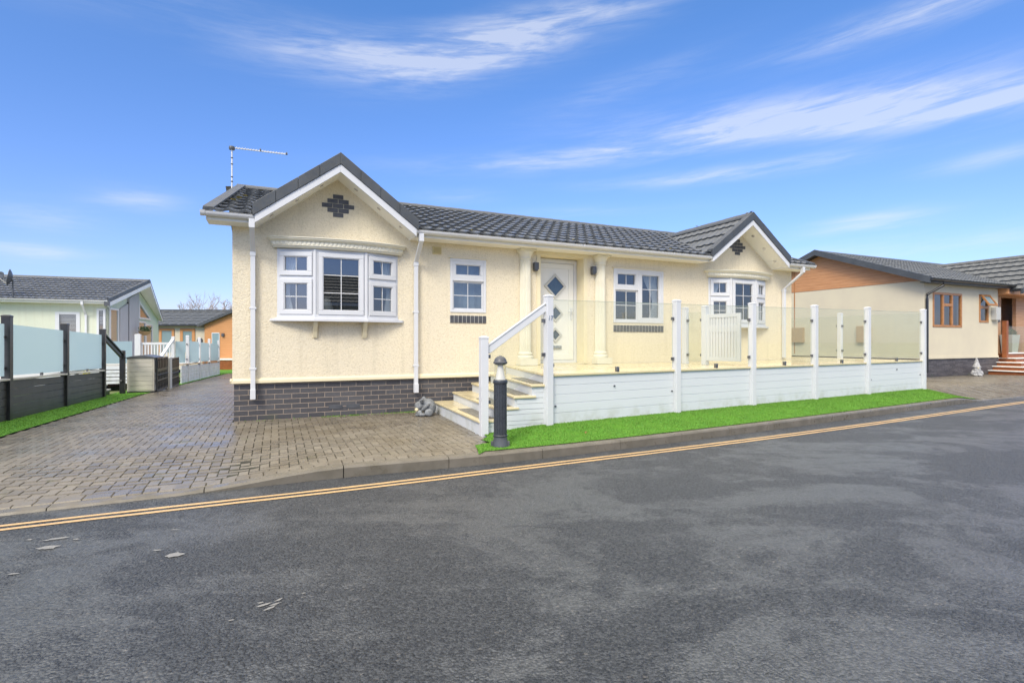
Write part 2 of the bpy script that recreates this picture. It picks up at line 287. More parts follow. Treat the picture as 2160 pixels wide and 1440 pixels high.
# ------------------------------------------------------------------ mesh helpers
I4 = Matrix.Identity(4)
def frame(x, y, z, rz): return Matrix.Translation((x, y, z)) @ Matrix.Rotation(rz, 4, 'Z')
class B:
    def __init__(s, M=None): s.v = []; s.f = []; s.M = M or I4
    def add(s, vs, fs, M=None):
        o = len(s.v); T = s.M @ M if M is not None else s.M
        s.v += [tuple(T @ Vector(p)) for p in vs]; s.f += [tuple(o+i for i in f) for f in fs]; return s
    def box(s, x0, x1, y0, y1, z0, z1, M=None):
        return s.add([(x0,y0,z0),(x1,y0,z0),(x1,y1,z0),(x0,y1,z0),(x0,y0,z1),(x1,y0,z1),(x1,y1,z1),(x0,y1,z1)],
                     [(0,3,2,1),(4,5,6,7),(0,1,5,4),(1,2,6,5),(2,3,7,6),(3,0,4,7)], M)
    def prism(s, poly, z0, z1, M=None):
        n = len(poly)
        if sum(poly[i][0]*poly[(i+1) % n][1]-poly[(i+1) % n][0]*poly[i][1] for i in range(n)) < 0: poly = poly[::-1]
        return s.add([(x, y, z0) for x, y in poly]+[(x, y, z1) for x, y in poly],
            [tuple(range(n-1, -1, -1)), tuple(range(n, 2*n))]+[(i, (i+1) % n, n+(i+1) % n, n+i) for i in range(n)], M)
    def xz(s, poly, y0, y1, M=None):      # polygon in x,z extruded along y
        n = len(poly)
        if sum(poly[i][0]*poly[(i+1) % n][1]-poly[(i+1) % n][0]*poly[i][1] for i in range(n)) < 0: poly = poly[::-1]
        return s.add([(x, y0, z) for x, z in poly]+[(x, y1, z) for x, z in poly],
            [tuple(range(n)), tuple(range(2*n-1, n-1, -1))]+[((i+1) % n, i, n+i, n+(i+1) % n) for i in range(n)], M)
    def yz(s, poly, x0, x1, M=None):      # polygon in y,z extruded along x
        n = len(poly)
        if sum(poly[i][0]*poly[(i+1) % n][1]-poly[(i+1) % n][0]*poly[i][1] for i in range(n)) < 0: poly = poly[::-1]
        return s.add([(x0, y, z) for y, z in poly]+[(x1, y, z) for y, z in poly],
            [tuple(range(n-1, -1, -1)), tuple(range(n, 2*n))]+[(i, (i+1) % n, n+(i+1) % n, n+i) for i in range(n)], M)
    def lathe(s, prof, seg=24, cx=0, cy=0, mod=None, M=None):
        vs = []; fs = []
        for k, (r, z) in enumerate(prof):
            for i in range(seg):
                a = 2*PI*i/seg; rr = r*(mod(i, k) if mod else 1); vs.append((cx+rr*math.cos(a), cy+rr*math.sin(a), z))
        for k in range(len(prof)-1):
            for i in range(seg):
                j = (i+1) % seg; fs.append((k*seg+i, k*seg+j, (k+1)*seg+j, (k+1)*seg+i))
        fs.append(tuple(range(seg-1, -1, -1))); fs.append(tuple((len(prof)-1)*seg+i for i in range(seg)))
        return s.add(vs, fs, M)
    def tube(s, pts, r, seg=8, M=None, sq=False):
        pts = [Vector(p) for p in pts]; rs = r if isinstance(r, (list, tuple)) else [r]*len(pts); vs = []; fs = []
        for i, p in enumerate(pts):
            d = (pts[min(i+1, len(pts)-1)]-pts[max(i-1, 0)]).normalized()
            a = d.cross(Vector((0, 0, 1)) if abs(d.z) < .95 else Vector((1, 0, 0))).normalized(); b = d.cross(a)
            for k in range(seg):
                t = 2*PI*(k+.5)/seg; vs.append(tuple(p+(a*math.cos(t)+b*math.sin(t))*rs[i]))
        for i in range(len(pts)-1):
            for k in range(seg):
                j = (k+1) % seg; fs.append((i*seg+k, i*seg+j, (i+1)*seg+j, (i+1)*seg+k))
        fs.append(tuple(range(seg-1, -1, -1))); fs.append(tuple((len(pts)-1)*seg+k for k in range(seg)))
        return s.add(vs, fs, M)
    def bar(s, p, q, w, h, M=None, up=(0, 0, 1)):   # rectangular bar
        p, q = Vector(p), Vector(q); d = (q-p).normalized(); a = d.cross(Vector(up)).normalized(); b = a.cross(d)
        vs = [tuple(e+a*x*w/2+b*y*h/2) for e in (p, q) for x, y in ((-1,-1),(1,-1),(1,1),(-1,1))]
        return s.add(vs, [(0,1,2,3)[::-1], (4,5,6,7)[::1], (0,1,5,4),(1,2,6,5),(2,3,7,6),(3,0,4,7)], M)
    def build(s, name, m, parent=None, bevel=0, smooth=False):
        me = bpy.data.meshes.new(name); me.from_pydata(s.v, [], s.f); me.update()
        bm = bmesh.new(); bm.from_mesh(me); bmesh.ops.recalc_face_normals(bm, faces=bm.faces); bm.to_mesh(me); bm.free()
        o = bpy.data.objects.new(name, me); C.objects.link(o); me.materials.append(m)
        if smooth:
            for p in me.polygons: p.use_smooth = True
            if smooth != 'all': me.set_sharp_from_angle(angle=R(35))
        if bevel:
            b = o.modifiers.new('bevel', 'BEVEL'); b.width = bevel; b.segments = 2; b.limit_method = 'ANGLE'; b.angle_limit = R(50)
        if parent: o.parent = parent
        return o
def tag(o, label=None, cat=None, group=None, kind=None):
    if label: o['label'] = label
    if cat: o['category'] = cat
    if group: o['group'] = group
    if kind: o['kind'] = kind
    return o
def thing(name, label, cat, loc=(0, 0, 0), rz=0, group=None):
    o = bpy.data.objects.new(name, None); C.objects.link(o); o.location = loc; o.rotation_euler = (0, 0, rz)
    o.empty_display_size = .2
    return tag(o, label, cat, group)
def blob(name, m, parts, voxel, parent=None):
    bm = bmesh.new()
    for c, r, e in parts:
        Mx = Matrix.Translation(c) @ Euler([R(a) for a in e]).to_matrix().to_4x4() @ Matrix.Diagonal((*r, 1))
        bmesh.ops.create_uvsphere(bm, u_segments=20, v_segments=12, radius=1, matrix=Mx)
    me = bpy.data.meshes.new(name); bm.to_mesh(me); bm.free(); me.materials.append(m)
    o = bpy.data.objects.new(name, me); C.objects.link(o)
    r = o.modifiers.new('remesh', 'REMESH'); r.mode = 'VOXEL'; r.voxel_size = voxel; r.use_smooth_shade = True
    s = o.modifiers.new('smooth', 'SMOOTH'); s.iterations = 3; s.factor = .5
    if parent: o.parent = parent
    return o

# ------------------------------------------------------------------ house frame and ground
A = math.atan2(1093, 2410); cA, sA = math.cos(A), math.sin(A); OX, OY = -4.13, 7.65
def W(u, v): return (OX+u*cA-v*sA, OY+u*sA+v*cA)
def LOC(x, y): dx, dy = x-OX, y-OY; return (cA*dx+sA*dy, -sA*dx+cA*dy)
def sstep(a, b, x): t = max(0., min(1., (x-a)/(b-a))); return t*t*(3-2*t)
KB = [(-26, -7.3), (-12, -.35), (-8, 1.7), (-5.5, 3.0), (-3.815, 3.861), (-3.174, 4.179), (-2.321, 4.613), (-1.551, 4.986), (-.101, 5.529), (1.917, 6.548), (5.684, 8.664), (10.234, 11.322), (11.9, 12.1), (20, 16.2), (45, 28)]
def resample(P, step):
    out = []
    for (x0, y0), (x1, y1) in zip(P, P[1:]):
        n = max(1, int(math.hypot(x1-x0, y1-y0)/step))
        out += [(x0+(x1-x0)*i/n, y0+(y1-y0)*i/n) for i in range(n)]
    return out+[P[-1]]
def smoothpoly(P, it=2):
    for _ in range(it):
        Q = [P[0]]
        for a, b in zip(P, P[1:]): Q += [(a[0]*.75+b[0]*.25, a[1]*.75+b[1]*.25), (a[0]*.25+b[0]*.75, a[1]*.25+b[1]*.75)]
        P = Q+[P[-1]]
    return P
KB = smoothpoly(KB, 2)
def offset(P, d):
    out = []
    for i, p in enumerate(P):
        a = P[max(i-1, 0)]; b = P[min(i+1, len(P)-1)]; L = math.hypot(b[0]-a[0], b[1]-a[1])
        out.append((p[0]-(b[1]-a[1])/L*d, p[1]+(b[0]-a[0])/L*d))
    return out
def kerbdist(x, y):
    best = 1e9; i0 = max(0, bisect.bisect(KBX, x)-5)
    for a, b in zip(KB[i0:i0+9], KB[i0+1:i0+10]):
        dx, dy = b[0]-a[0], b[1]-a[1]; t = max(0, min(1, ((x-a[0])*dx+(y-a[1])*dy)/(dx*dx+dy*dy)))
        ex, ey = x-a[0]-t*dx, y-a[1]-t*dy; d = math.hypot(ex, ey)
        if d < abs(best): best = d*(1 if dx*(y-a[1])-dy*(x-a[0]) > 0 else -1)
    return best
ROADZ = -.11; KBX = [p[0] for p in KB]
def drop(x): return max(1-sstep(-2.9, -1.6, x), sstep(9.3, 10.4, x))
def gz(x, y, d=None):
    u, v = LOC(x, y)
    if d is None: d = kerbdist(x, y)
    z = -.0225*max(0, v)
    return z - .088*drop(x)*(1-sstep(.05, 1.7, d))
def sheet(name, poly, m, zf, step=.5, kind='structure', parent=None):
    # triangulated flat polygon subdivided, heights from zf
    bm = bmesh.new(); xs = [p[0] for p in poly]; ys = [p[1] for p in poly]
    f = bm.faces.new([bm.verts.new((x, y, 0)) for x, y in poly])
    for ax, lo, hi in ((0, min(xs), max(xs)), (1, min(ys), max(ys))):
        n = int((hi-lo)/step)
        for i in range(1, n+1):
            co = [0, 0, 0]; co[ax] = lo+(hi-lo)*i/(n+1); no = [0, 0, 0]; no[ax] = 1
            bmesh.ops.bisect_plane(bm, geom=bm.verts[:]+bm.edges[:]+bm.faces[:], plane_co=co, plane_no=no)
    for v in bm.verts: v.co.z = zf(v.co.x, v.co.y)
    bmesh.ops.triangulate(bm, faces=bm.faces[:])
    bmesh.ops.recalc_face_normals(bm, faces=bm.faces)
    if sum(f.normal.z for f in bm.faces) < 0: bmesh.ops.reverse_faces(bm, faces=bm.faces)
    me = bpy.data.meshes.new(name); bm.to_mesh(me); bm.free(); me.materials.append(m)
    o = bpy.data.objects.new(name, me); C.objects.link(o)
    if kind: o['kind'] = kind
    return o
# big ground
def bigz(x, y):
    u, v = LOC(x, y); return -.24-.0225*min(60, max(0, v))
g = B(); xs = [-700, -200, -80, -40]+list(range(-30, 41, 5))+[60, 120, 300, 700]; ys = [-500, -150, -60, -20, 0, 5, 10, 15, 20, 25, 30, 40, 50, 60, 75, 90, 130, 300, 900]
vs = [(x, y, bigz(x, y)) for y in ys for x in xs]; nx = len(xs)
fs = [(j*nx+i, j*nx+i+1, (j+1)*nx+i+1, (j+1)*nx+i) for j in range(len(ys)-1) for i in range(nx-1)]
tag(g.add(vs, fs).build('ground', M['earth']), kind='structure')
# road
KR = [p for p in KB if -26 <= p[0] <= 45]
roadpoly = KR+[(49, 12), (-14, -19), (-30, -19)]
road = sheet('road', roadpoly, M['asphalt'], lambda x, y: ROADZ, 4)
# kerb stones
kc = resample(KR, .15); ko = offset(kc, .125)
acc_l = 0; kb = B(); seg_pts = []
def kz(x): return ROADZ+.018+(.092)*(1-drop(x))
for i in range(len(kc)-1):
    a, b = kc[i], kc[i+1]
    if a[0] < -9 or a[0] > 22: continue
    acc_l += math.hypot(b[0]-a[0], b[1]-a[1]); c0, c1 = ko[i], ko[i+1]
    t0 = 0; t1 = 1
    if acc_l > .914: acc_l = 0; t1 = 1-.005/.15
    lerp = lambda p, q, t: (p[0]+(q[0]-p[0])*t, p[1]+(q[1]-p[1])*t)
    a2, b2, e2, f2 = a, lerp(a, b, t1), c0, lerp(c0, c1, t1)
    za, zb = kz(a[0]), kz(b[0]); n = lambda p, q, t: lerp(p, q, t)
    # splayed top edge
    A1, B1 = n(a2, e2, .10), n(b2, f2, .10)
    kb.add([(*a2, ROADZ-.05), (*b2, ROADZ-.05), (*b2, zb-.02), (*a2, za-.02), (*A1, za), (*B1, zb), (*f2, zb), (*e2, za), (*f2, -.35), (*e2, -.35)],
           [(0, 1, 2, 3), (3, 2, 5, 4), (4, 5, 6, 7), (7, 6, 8, 9), (0, 3, 4, 7, 9), (1, 8, 6, 5, 2)])
tag(kb.build('kerb', M['kerb']), kind='structure')
# yellow lines
LA = [(-26, -7.6), (-12, -.62), (-8, 1.4), (-5.5, 2.68), (-3.609, 3.653), (-2.305, 4.241), (-1.583, 4.554), (-.509, 5.08), (.619, 5.638), (2.235, 6.42), (4.198, 7.43), (6.5, 8.664), (11.143, 11.277), (20, 15.8), (42, 26)]
LA = smoothpoly(LA, 2)
def strip(P, o0, o1, z, name, m):
    a, b = offset(P, o0), offset(P, o1); n = len(P)
    wob = lambda: (rng.random()-.5)*.008
    vs = [(x+wob(), y+wob(), z) for x, y in a]+[(x+wob(), y+wob(), z) for x, y in b]
    return tag(B().add(vs, [(i, i+1, n+i+1, n+i) for i in range(n-1)]).build(name, m), kind='structure')
LAr = resample(LA, .12)
strip(LAr, -.024, .024, ROADZ+.004, 'yellow_line', M['yellow']); strip(LAr, -.122, -.074, ROADZ+.004, 'yellow_line', M['yellow'])
# remnants of white paint
wp = B()
def G(px, py, z): d = 1093*(CAMZ-z)/(py-720); return ((px-1080)/1093*d, d)
def patch(px, py, L, Wd, ang):
    x, y = G(px, py, ROADZ); n = 19
    pts = [(L*math.cos(2*PI*i/n)*(.7+.5*rng.random()), Wd*math.sin(2*PI*i/n)*(.7+.5*rng.random())) for i in range(n)]
    c, s = math.cos(ang), math.sin(ang)
    pts = [(p*(.88+.24*rng.random()), q*(.8+.4*rng.random())) for p, q in pts]; wp.add([(x+c*p-s*q, y+s*p+c*q, ROADZ+.005) for p, q in pts], [tuple(range(n))])
for a in ((367, 1171, .05, .035, .3), (102, 1155, .06, .03, .3), (118, 1137, .07, .018, .5), (62, 1139, .02, .012, 0), (161, 1138, .025, .01, 0), (330, 1161, .03, .01, 0), (28, 1211, .025, .01, .2),
          (556, 1277, .035, .010, .7), (570, 1283, .035, .008, .9), (580, 1275, .03, .008, .7), (550, 1272, .014, .007, .4), (588, 1266, .02, .007, .9), (640, 1252, .01, .005, .3), (370, 1118, .03, .008, 0), (530, 1101, .01, .008, 0), (488, 1309, .014, .005, .4)):
    patch(*a)
tag(wp.build('road_paint_patches', M['whitepaint']), kind='structure')

# paving: herringbone blocks
def inpoly(x, y, P):
    c = False; j = len(P)-1
    for i in range(len(P)):
        if (P[i][1] > y) != (P[j][1] > y) and x < (P[j][0]-P[i][0])*(y-P[i][1])/(P[j][1]-P[i][1])+P[i][0]: c = not c
        j = i
    return c
def pave(name, poly_uv, box, skip=None, course=None):
    vs = []; fs = []; b = .089; e = .0024; ch = .003
    for i in range(int(box[0]/b), int(box[1]/b)):
        for j in range(int(box[2]/b), int(box[3]/b)):
            r = (i-j) % 4
            if r == 0: w_, h_ = 2, 1
            elif r == 3: w_, h_ = 1, 2
            else: continue
            cu, cv = (i+w_/2)*b, (j+h_/2)*b
            x, y = W(cu, cv)
            if not inpoly(cu, cv, poly_uv): continue
            d = kerbdist(x, y)
            if d < .14 + (.10 if course else 0): continue
            if skip and skip(cu, cv): continue
            tilt = (rng.random(2)-.5)*.012; dz = (rng.random()-.5)*.003; o = len(vs)
            for k, (ins, zz) in enumerate(((0, -.014), (ch, 0))):
                for px_, py_ in ((i*b+e+ins, j*b+e+ins), ((i+w_)*b-e-ins, j*b+e+ins), ((i+w_)*b-e-ins, (j+h_)*b-e-ins), (i*b+e+ins, (j+h_)*b-e-ins)):
                    X_, Y_ = W(px_, py_); vs.append((X_, Y_, gz(X_, Y_, d+0)+zz+dz+tilt[0]*(px_-cu)+tilt[1]*(py_-cv)))
            fs += [(o+4, o+5, o+6, o+7), (o, o+1, o+5, o+4), (o+1, o+2, o+6, o+5), (o+2, o+3, o+7, o+6), (o+3, o, o+4, o+7)]
    if course:   # soldier row along the kerb
        P = [p for p in resample(offset(KR, .235), .1) if course[0] < p[0] < course[1]]
        for a, c in zip(P, P[1:]):
            L_ = math.hypot(c[0]-a[0], c[1]-a[1]); dx, dy = (c[0]-a[0])/L_, (c[1]-a[1])/L_; o = len(vs)
            for ins, zz in ((.0015, -.012), (.008, 0)):
                for p_, q_ in ((ins, -.1+ins), (L_-ins, -.1+ins), (L_-ins, .1-ins), (ins, .1-ins)):
                    X_, Y_ = a[0]+dx*p_-dy*q_, a[1]+dy*p_+dx*q_; vs.append((X_, Y_, gz(X_, Y_, .23)+zz+.001))
            fs += [(o+4, o+5, o+6, o+7), (o, o+1, o+5, o+4), (o+1, o+2, o+6, o+5), (o+2, o+3, o+7, o+6), (o+3, o, o+4, o+7)]
    me = bpy.data.meshes.new(name); me.from_pydata(vs, [], fs); me.materials.append(M['paver'])
    o = bpy.data.objects.new(name, me); C.objects.link(o); return tag(o, kind='structure')
DL = [(-2.52, -6.5), (5.0, -6.5), (5.0, .02), (0.0, .02), (0.0, 7), (.6, 30), (-1.3, 30), (-2.1, 17), (-2.3, 12), (-2.52, 7), (-2.52, -.3)]
gL = [(2.6, -2.2), (2.95, -2.45), (2.88, -2.9), (2.66, -3.13), (2.53, -3.7), (6, -3.7), (6, 1), (3.0, 1), (3.0, -.3)]
pave('driveway', DL, (-3, 5.2, -5, 30), skip=lambda u, v: inpoly(u, v, [(3.05, -2.1), (2.92, -2.9), (2.72, -3.1), (2.62, -3.8), (6, -3.8), (6, 1), (3.05, 1)]), course=(-5, -.25))
kb_in = offset(KR, .06)
sheet('driveway_bed', [W(.6, 30), W(-2.56, 30), W(-2.56, -3.6), (-9, 1.36)]+[p for p in kb_in if -8.8 < p[0] < 1.2]+[W(5, .3), W(0, .3)], M['joint'], lambda x, y: gz(x, y)-.013, .6)
pave('neighbour_driveway', [(14.55, -1.2), (15.0, -3), (26, -3.4), (32, -2), (32, 1.7), (19.9, 1.7), (19.9, 8), (14.6, 8)], (14, 32, -4, 8))
sheet('neighbour_driveway_bed', [p for p in kb_in if 8.5 < p[0] < 26]+[W(34, 9), W(14.0, 9)], M['joint'], lambda x, y: gz(x, y)-.013, 1)

# turf strips: base sheet + blades
def blades(name, poly_w, zf, n, hmin, hmax, near=None, label=None):
    xs = np.array([p[0] for p in poly_w]); ys = np.array([p[1] for p in poly_w]); vs = []; fs = []
    k = 0
    while k < n:
        x = xs.min()+rng.random()*np.ptp(xs); y = ys.min()+rng.random()*np.ptp(ys)
        if not inpoly(x, y, poly_w): continue
        k += 1
        h = hmin+(hmax-hmin)*rng.random(); a = rng.random()*2*PI; l = rng.random()*.9*h; a2 = rng.random()*2*PI; wd = .003+.0035*rng.random()
        z = zf(x, y); o = len(vs)
        vs += [(x-wd*math.cos(a), y-wd*math.sin(a), z-.003), (x+wd*math.cos(a), y+wd*math.sin(a), z-.003), (x+l*math.cos(a2), y+l*math.sin(a2), z+h)]
        fs.append((o, o+1, o+2))
    me = bpy.data.meshes.new(name); me.from_pydata(vs, [], fs); me.materials.append(M['turf']); ob = bpy.data.objects.new(name, me); C.objects.link(ob)
    return ob
P0 = (.47, 6.93); DA = math.atan2(5.22, 9.15)
def D(s, t=0): return (P0[0]+math.cos(DA)*s-math.sin(DA)*t, P0[1]+math.sin(DA)*s+math.cos(DA)*t)
kbk = [p for p in offset(KR, .115) if -.3 < p[0] < 10.2]
kbk = [p for p in resample(offset(KR, .115), .2) if -.3 < p[0] < 10.25]
front = [(-.348, 5.442)]+kbk
back = [(10.1, 12.0), (9.9, 12.3), D(10.53, .1), D(0, .1), (-.40, 6.62), (-.3, 6.4), (-.36, 6.2), (-.25, 6.05), (-.42, 5.9), (-.38, 5.7)]
TP = front+back
def turfz(x, y):
    d = kerbdist(x, y); return gz(x, y, d)+.008+.08*sstep(.1, 1.1, d)*sstep(-.6, .5, x)*(1-sstep(9.6, 10.3, x))
sheet('lawn_bed', TP, M['turfbase'], lambda x, y: turfz(x, y), .25)
tb = blades('lawn', TP, turfz, 95000, .006, .017)
tag(tb, 'bright green artificial turf strip between the white deck and the kerb', 'grass', kind='stuff')
LT = [W(-2.52, -3.6), W(-2.52, 7), W(-2.3, 12), W(-2.1, 17), W(-1.35, 29.8), W(-2.6, 29.8), W(-2.9, 12), W(-3.3, 12), W(-3.3, -3.6)]
sheet('verge_bed', LT, M['turfbase'], lambda x, y: gz(x, y)+.012, .8)
tag(blades('verge_lawn', LT, lambda x, y: gz(x, y)+.012, 45000, .007, .018), 'narrow bright green grass strip along the left of the paved drive', 'grass', kind='stuff')
# far lawn in front of orange lodge
FL = [(-17.5, 27), (-13.0, 27.5), (-12.0, 36), (-22, 36)]
sheet('far_lawn', FL, M['turfbase'], lambda x, y: gz(x, y)+.02, 2)
# moss tufts by the plinth
mo = B()
for k in range(420):
    u = rng.choice([rng.normal(1.45, .12), rng.normal(1.75, .06), rng.normal(2.35, .12), rng.normal(2.62, .08), rng.random()*3]); v = -.006-abs(rng.normal(0, .014))
    if not 0.05 < u < 3.0: continue
    x, y = W(u, v); h = .006+.022*rng.random(); a = rng.random()*PI; wd = .006
    mo.add([(x-wd*math.cos(a), y-wd*math.sin(a), .0), (x+wd*math.cos(a), y+wd*math.sin(a), 0), (x+(rng.random()-.5)*.02, y+(rng.random()-.5)*.02, h)], [(0, 1, 2)])
tag(mo.build('moss', M['turf']), 'low green moss and weeds along the foot of the brick plinth', 'moss', kind='stuff')
exec_after = []
# ------------------------------------------------------------------ building helpers
def wall_holes(b, x0, x1, z0, z1, y0, y1, holes, M=None):
    xs = sorted({x0, x1, *[h[0] for h in holes], *[h[1] for h in holes]}); zs = sorted({z0, z1, *[h[2] for h in holes], *[h[3] for h in holes]})
    inh = lambda x, z: any(h[0] < x < h[1] and h[2] < z < h[3] for h in holes)
    solid = lambda i, j: 0 <= i < len(xs)-1 and 0 <= j < len(zs)-1 and not inh((xs[i]+xs[i+1])/2, (zs[j]+zs[j+1])/2)
    for i in range(len(xs)-1):
        for j in range(len(zs)-1):
            if not solid(i, j): continue
            a, c, d, e = xs[i], xs[i+1], zs[j], zs[j+1]
            b.add([(a, y0, d), (c, y0, d), (c, y0, e), (a, y0, e)], [(0, 1, 2, 3)], M)
            b.add([(a, y1, d), (c, y1, d), (c, y1, e), (a, y1, e)], [(3, 2, 1, 0)], M)
            if not solid(i-1, j): b.add([(a, y0, d), (a, y1, d), (a, y1, e), (a, y0, e)], [(3, 2, 1, 0)], M)
            if not solid(i+1, j): b.add([(c, y0, d), (c, y1, d), (c, y1, e), (c, y0, e)], [(0, 1, 2, 3)], M)
            if not solid(i, j-1): b.add([(a, y0, d), (c, y0, d), (c, y1, d), (a, y1, d)], [(3, 2, 1, 0)], M)
            if not solid(i, j+1): b.add([(a, y0, e), (c, y0, e), (c, y1, e), (a, y1, e)], [(0, 1, 2, 3)], M)
    return b
def tiles(b, Or, ea, es, L, S, a0=None, a1=None, course=.36, wave=.2, amp=.016, step=.026, cull=None, da=.04, M=None):
    Or, ea, es = Vector(Or), Vector(ea).normalized(), Vector(es).normalized(); nn = ea.cross(es); nn = nn if nn.z > 0 else -nn
    a0 = a0 or (lambda s: 0); a1 = a1 or (lambda s: L)
    nc = max(1, round(S/course)); cs = S/nc; na = max(2, int(L/da)); rows = []
    for k in range(nc):
        for t, hh in ((0, step), (.5, step*.5), (1, 0)): rows.append((k*cs+t*cs, hh, k, t))
    vs = []; fs = []; jit = [(rng.random()-.5)*.006 for _ in range(nc)]
    for (s, hh, k, t) in rows:
        for i in range(na+1):
            a = a0(s)+(a1(s)-a0(s))*i/na
            ph = (a/wave+ .0) % 1; pr = amp*(max(0, math.cos(2*PI*(ph-.5)))**.8 if True else 0)
            sc = .02*(math.cos(2*PI*ph)*.5+.5) if t == 0 else 0
            p = Or+ea*a+es*(s-sc)+nn*(hh+pr+jit[k]*.5); vs.append(p)
    n = na+1
    for r in range(len(rows)-1):
        for i in range(na):
            q = (r*n+i, r*n+i+1, (r+1)*n+i+1, (r+1)*n+i)
            if cull and cull(sum((vs[j] for j in q), Vector())/4): continue
            fs.append(q)
    # eave thickness
    for i in range(na):
        p, q = vs[i], vs[i+1]
        if cull and cull((p+q)/2): continue
        o = len(vs); vs += [p-nn*.035, q-nn*.035]; fs.append((i, o, o+1, i+1))
    b.add([tuple(v) for v in vs], fs, M); return b
def noflip(b, name, m, parent):   # build without recalculating normals
    return b.build(name, m, parent)
def casement(F, P, x0, x1, z0, z1, cols, rows, sash=.055, M=I4, y=0.0, out=.018, bars=True):
    # sash frame + glazing bars into F ; pane quad appended to list P
    if sash:
        for a in ((x0, x1, z1-sash, z1), (x0, x1, z0, z0+sash)): F.box(a[0], a[1], y-out, y+.03, a[2], a[3], M)
        F.box(x0, x0+sash, y-out, y+.03, z0+sash, z1-sash, M); F.box(x1-sash, x1, y-out, y+.03, z0+sash, z1-sash, M)
        # inner bead
        bd = .012; s_ = sash
        for a in ((x0+s_, x1-s_, z1-s_-bd, z1-s_), (x0+s_, x1-s_, z0+s_, z0+s_+bd)): F.box(a[0], a[1], y-out+.008, y+.03, a[2], a[3], M)
        F.box(x0+s_, x0+s_+bd, y-out+.008, y+.03, z0+s_+bd, z1-s_-bd, M); F.box(x1-s_-bd, x1-s_, y-out+.008, y+.03, z0+s_+bd, z1-s_-bd, M)
    g0, g1, h0, h1 = x0+sash, x1-sash, z0+sash, z1-sash
    if bars:
        for i in range(1, cols): xx = g0+(g1-g0)*i/cols; F.box(xx-.0065, xx+.0065, y+.004, y+.016, h0+.012, h1-.012, M)
        for j in range(1, rows):
            zz = h0+(h1-h0)*j/rows
            for i in range(cols):
                xa = g0+.012 if i == 0 else g0+(g1-g0)*i/cols+.0065; xb = g1-.012 if i == cols-1 else g0+(g1-g0)*(i+1)/cols-.0065
                F.box(xa, xb, y+.0045, y+.0155, zz-.0065, zz+.0065, M)
    P.append((M, g0+.004, g1-.004, h0+.004, h1-.004, y+.018))
def panes(P, parent, m=None):
    for Mx, a, c, d, e, y in P:
        B().add([(a, y, d), (c, y, d), (c, y, e), (a, y, e)], [(0, 1, 2, 3)], Mx).build('pane', m or M['pane'], parent)
def curtain(x0, x1, z0, z1, side, M_=I4, parent=None, y=.12, tie=True):
    b = B(); n = 26; m_ = 14; vs = []
    for j in range(m_+1):
        t = j/m_; z = z1-(z1-z0)*t
        k = 1-.62*math.sin(PI*min(1, t/.62)/2)**2 if t < .62 else .38+.25*sstep(.62, 1, t)
        if not tie: k = 1
        for i in range(n+1):
            f = i/n; wdt = (x1-x0)*k; xx = x0+f*wdt if side < 0 else x1-f*wdt
            vs.append((xx, y+.018*math.sin(f*n*1.15)*(1 if tie else .7), z))
    b.add(vs, [(j*(n+1)+i, j*(n+1)+i+1, (j+1)*(n+1)+i+1, (j+1)*(n+1)+i) for j in range(m_) for i in range(n)], M_)
    return b.build('curtain', M['curtain'], parent, smooth='all')
def gutter(name, p, q, m, parent, r=.055, brackets=True):
    # half round gutter with rolled lip between p and q (local, along x)
    b = B(); x0, x1 = p[0], q[0]; y, z = p[1], p[2]; prof = []
    for i in range(13): a = PI*i/12; prof.append((y+r*math.cos(a), z-r*math.sin(a)))
    prof += [(y-r-.006, z+.004), (y-r+.006, z+.008)]
    inner = [(y-r+.012, z-.004)]+[(y+(r-.006)*math.cos(a), z-(r-.006)*math.sin(a)) for a in [PI*(12-i)/12 for i in range(1, 12)]]+[(y+r-.004, z)]
    b.yz(prof+inner, x0, x1)
    n = max(1, int((x1-x0)/1.0))
    for i in range(n+1):
        xx = x0+(x1-x0)*i/n
        if i in (0, n): xx += .015 if i == 0 else -.015
        wd = .03 if i % 2 == 0 else .012
        b.yz([(y+(r+.005)*math.cos(PI*k/12), z-(r+.005)*math.sin(PI*k/12)) for k in range(13)]+[(y-r-.010, z+.010), (y-r-.002, z+.012)], xx-wd, xx+wd)
    return b.build(name, m, parent, smooth=True)
def strutbox(b, pts, w, d):
    for p, q in zip(pts, pts[1:]): b.bar(p, q, w, d, up=(0, 1, 0))
def downpipe(name, x, ytop, ztop, ywall, zb, m, parent, w=.065, dx=0, zj=.42, kick=True):
    b = B(); h = w/2
    b.box(x-h-.006, x+h+.006, ytop-h-.006, ytop+h+.006, ztop-.13, ztop)
    z1 = ztop-.13; z2 = ztop-zj
    q = [(x-h, ytop-h), (x+h, ytop-h), (x+h, ytop+h), (x-h, ytop+h)]
    vs = [(a, c, z1) for a, c in q]+[(a+dx, c+(ywall-ytop), z2) for a, c in q]
    b.add(vs, [(0, 1, 2, 3), (7, 6, 5, 4), (0, 4, 5, 1), (1, 5, 6, 2), (2, 6, 7, 3), (3, 7, 4, 0)])
    X_ = x+dx; b.box(X_-h, X_+h, ywall-h, ywall+h, zb, z2)
    b.box(X_-h-.006, X_+h+.006, ywall-h-.006, ywall+h+.006, z2-.06, z2+.004)
    for zz in (z2-.85, z2-1.75):
        if zz > zb+.1: b.box(X_-h-.016, X_+h+.016, ywall-h-.004, ywall+h+.004, zz, zz+.03)
    if kick: b.box(X_-h-.004, X_+h+.004, ywall-h-.02, ywall+h, zb-.03, zb+.12)
    return b.build(name, m, parent, bevel=.004)
def diamond_poly(cx, cz, r): return [(cx-r, cz), (cx, cz-r), (cx+r, cz), (cx, cz+r)]

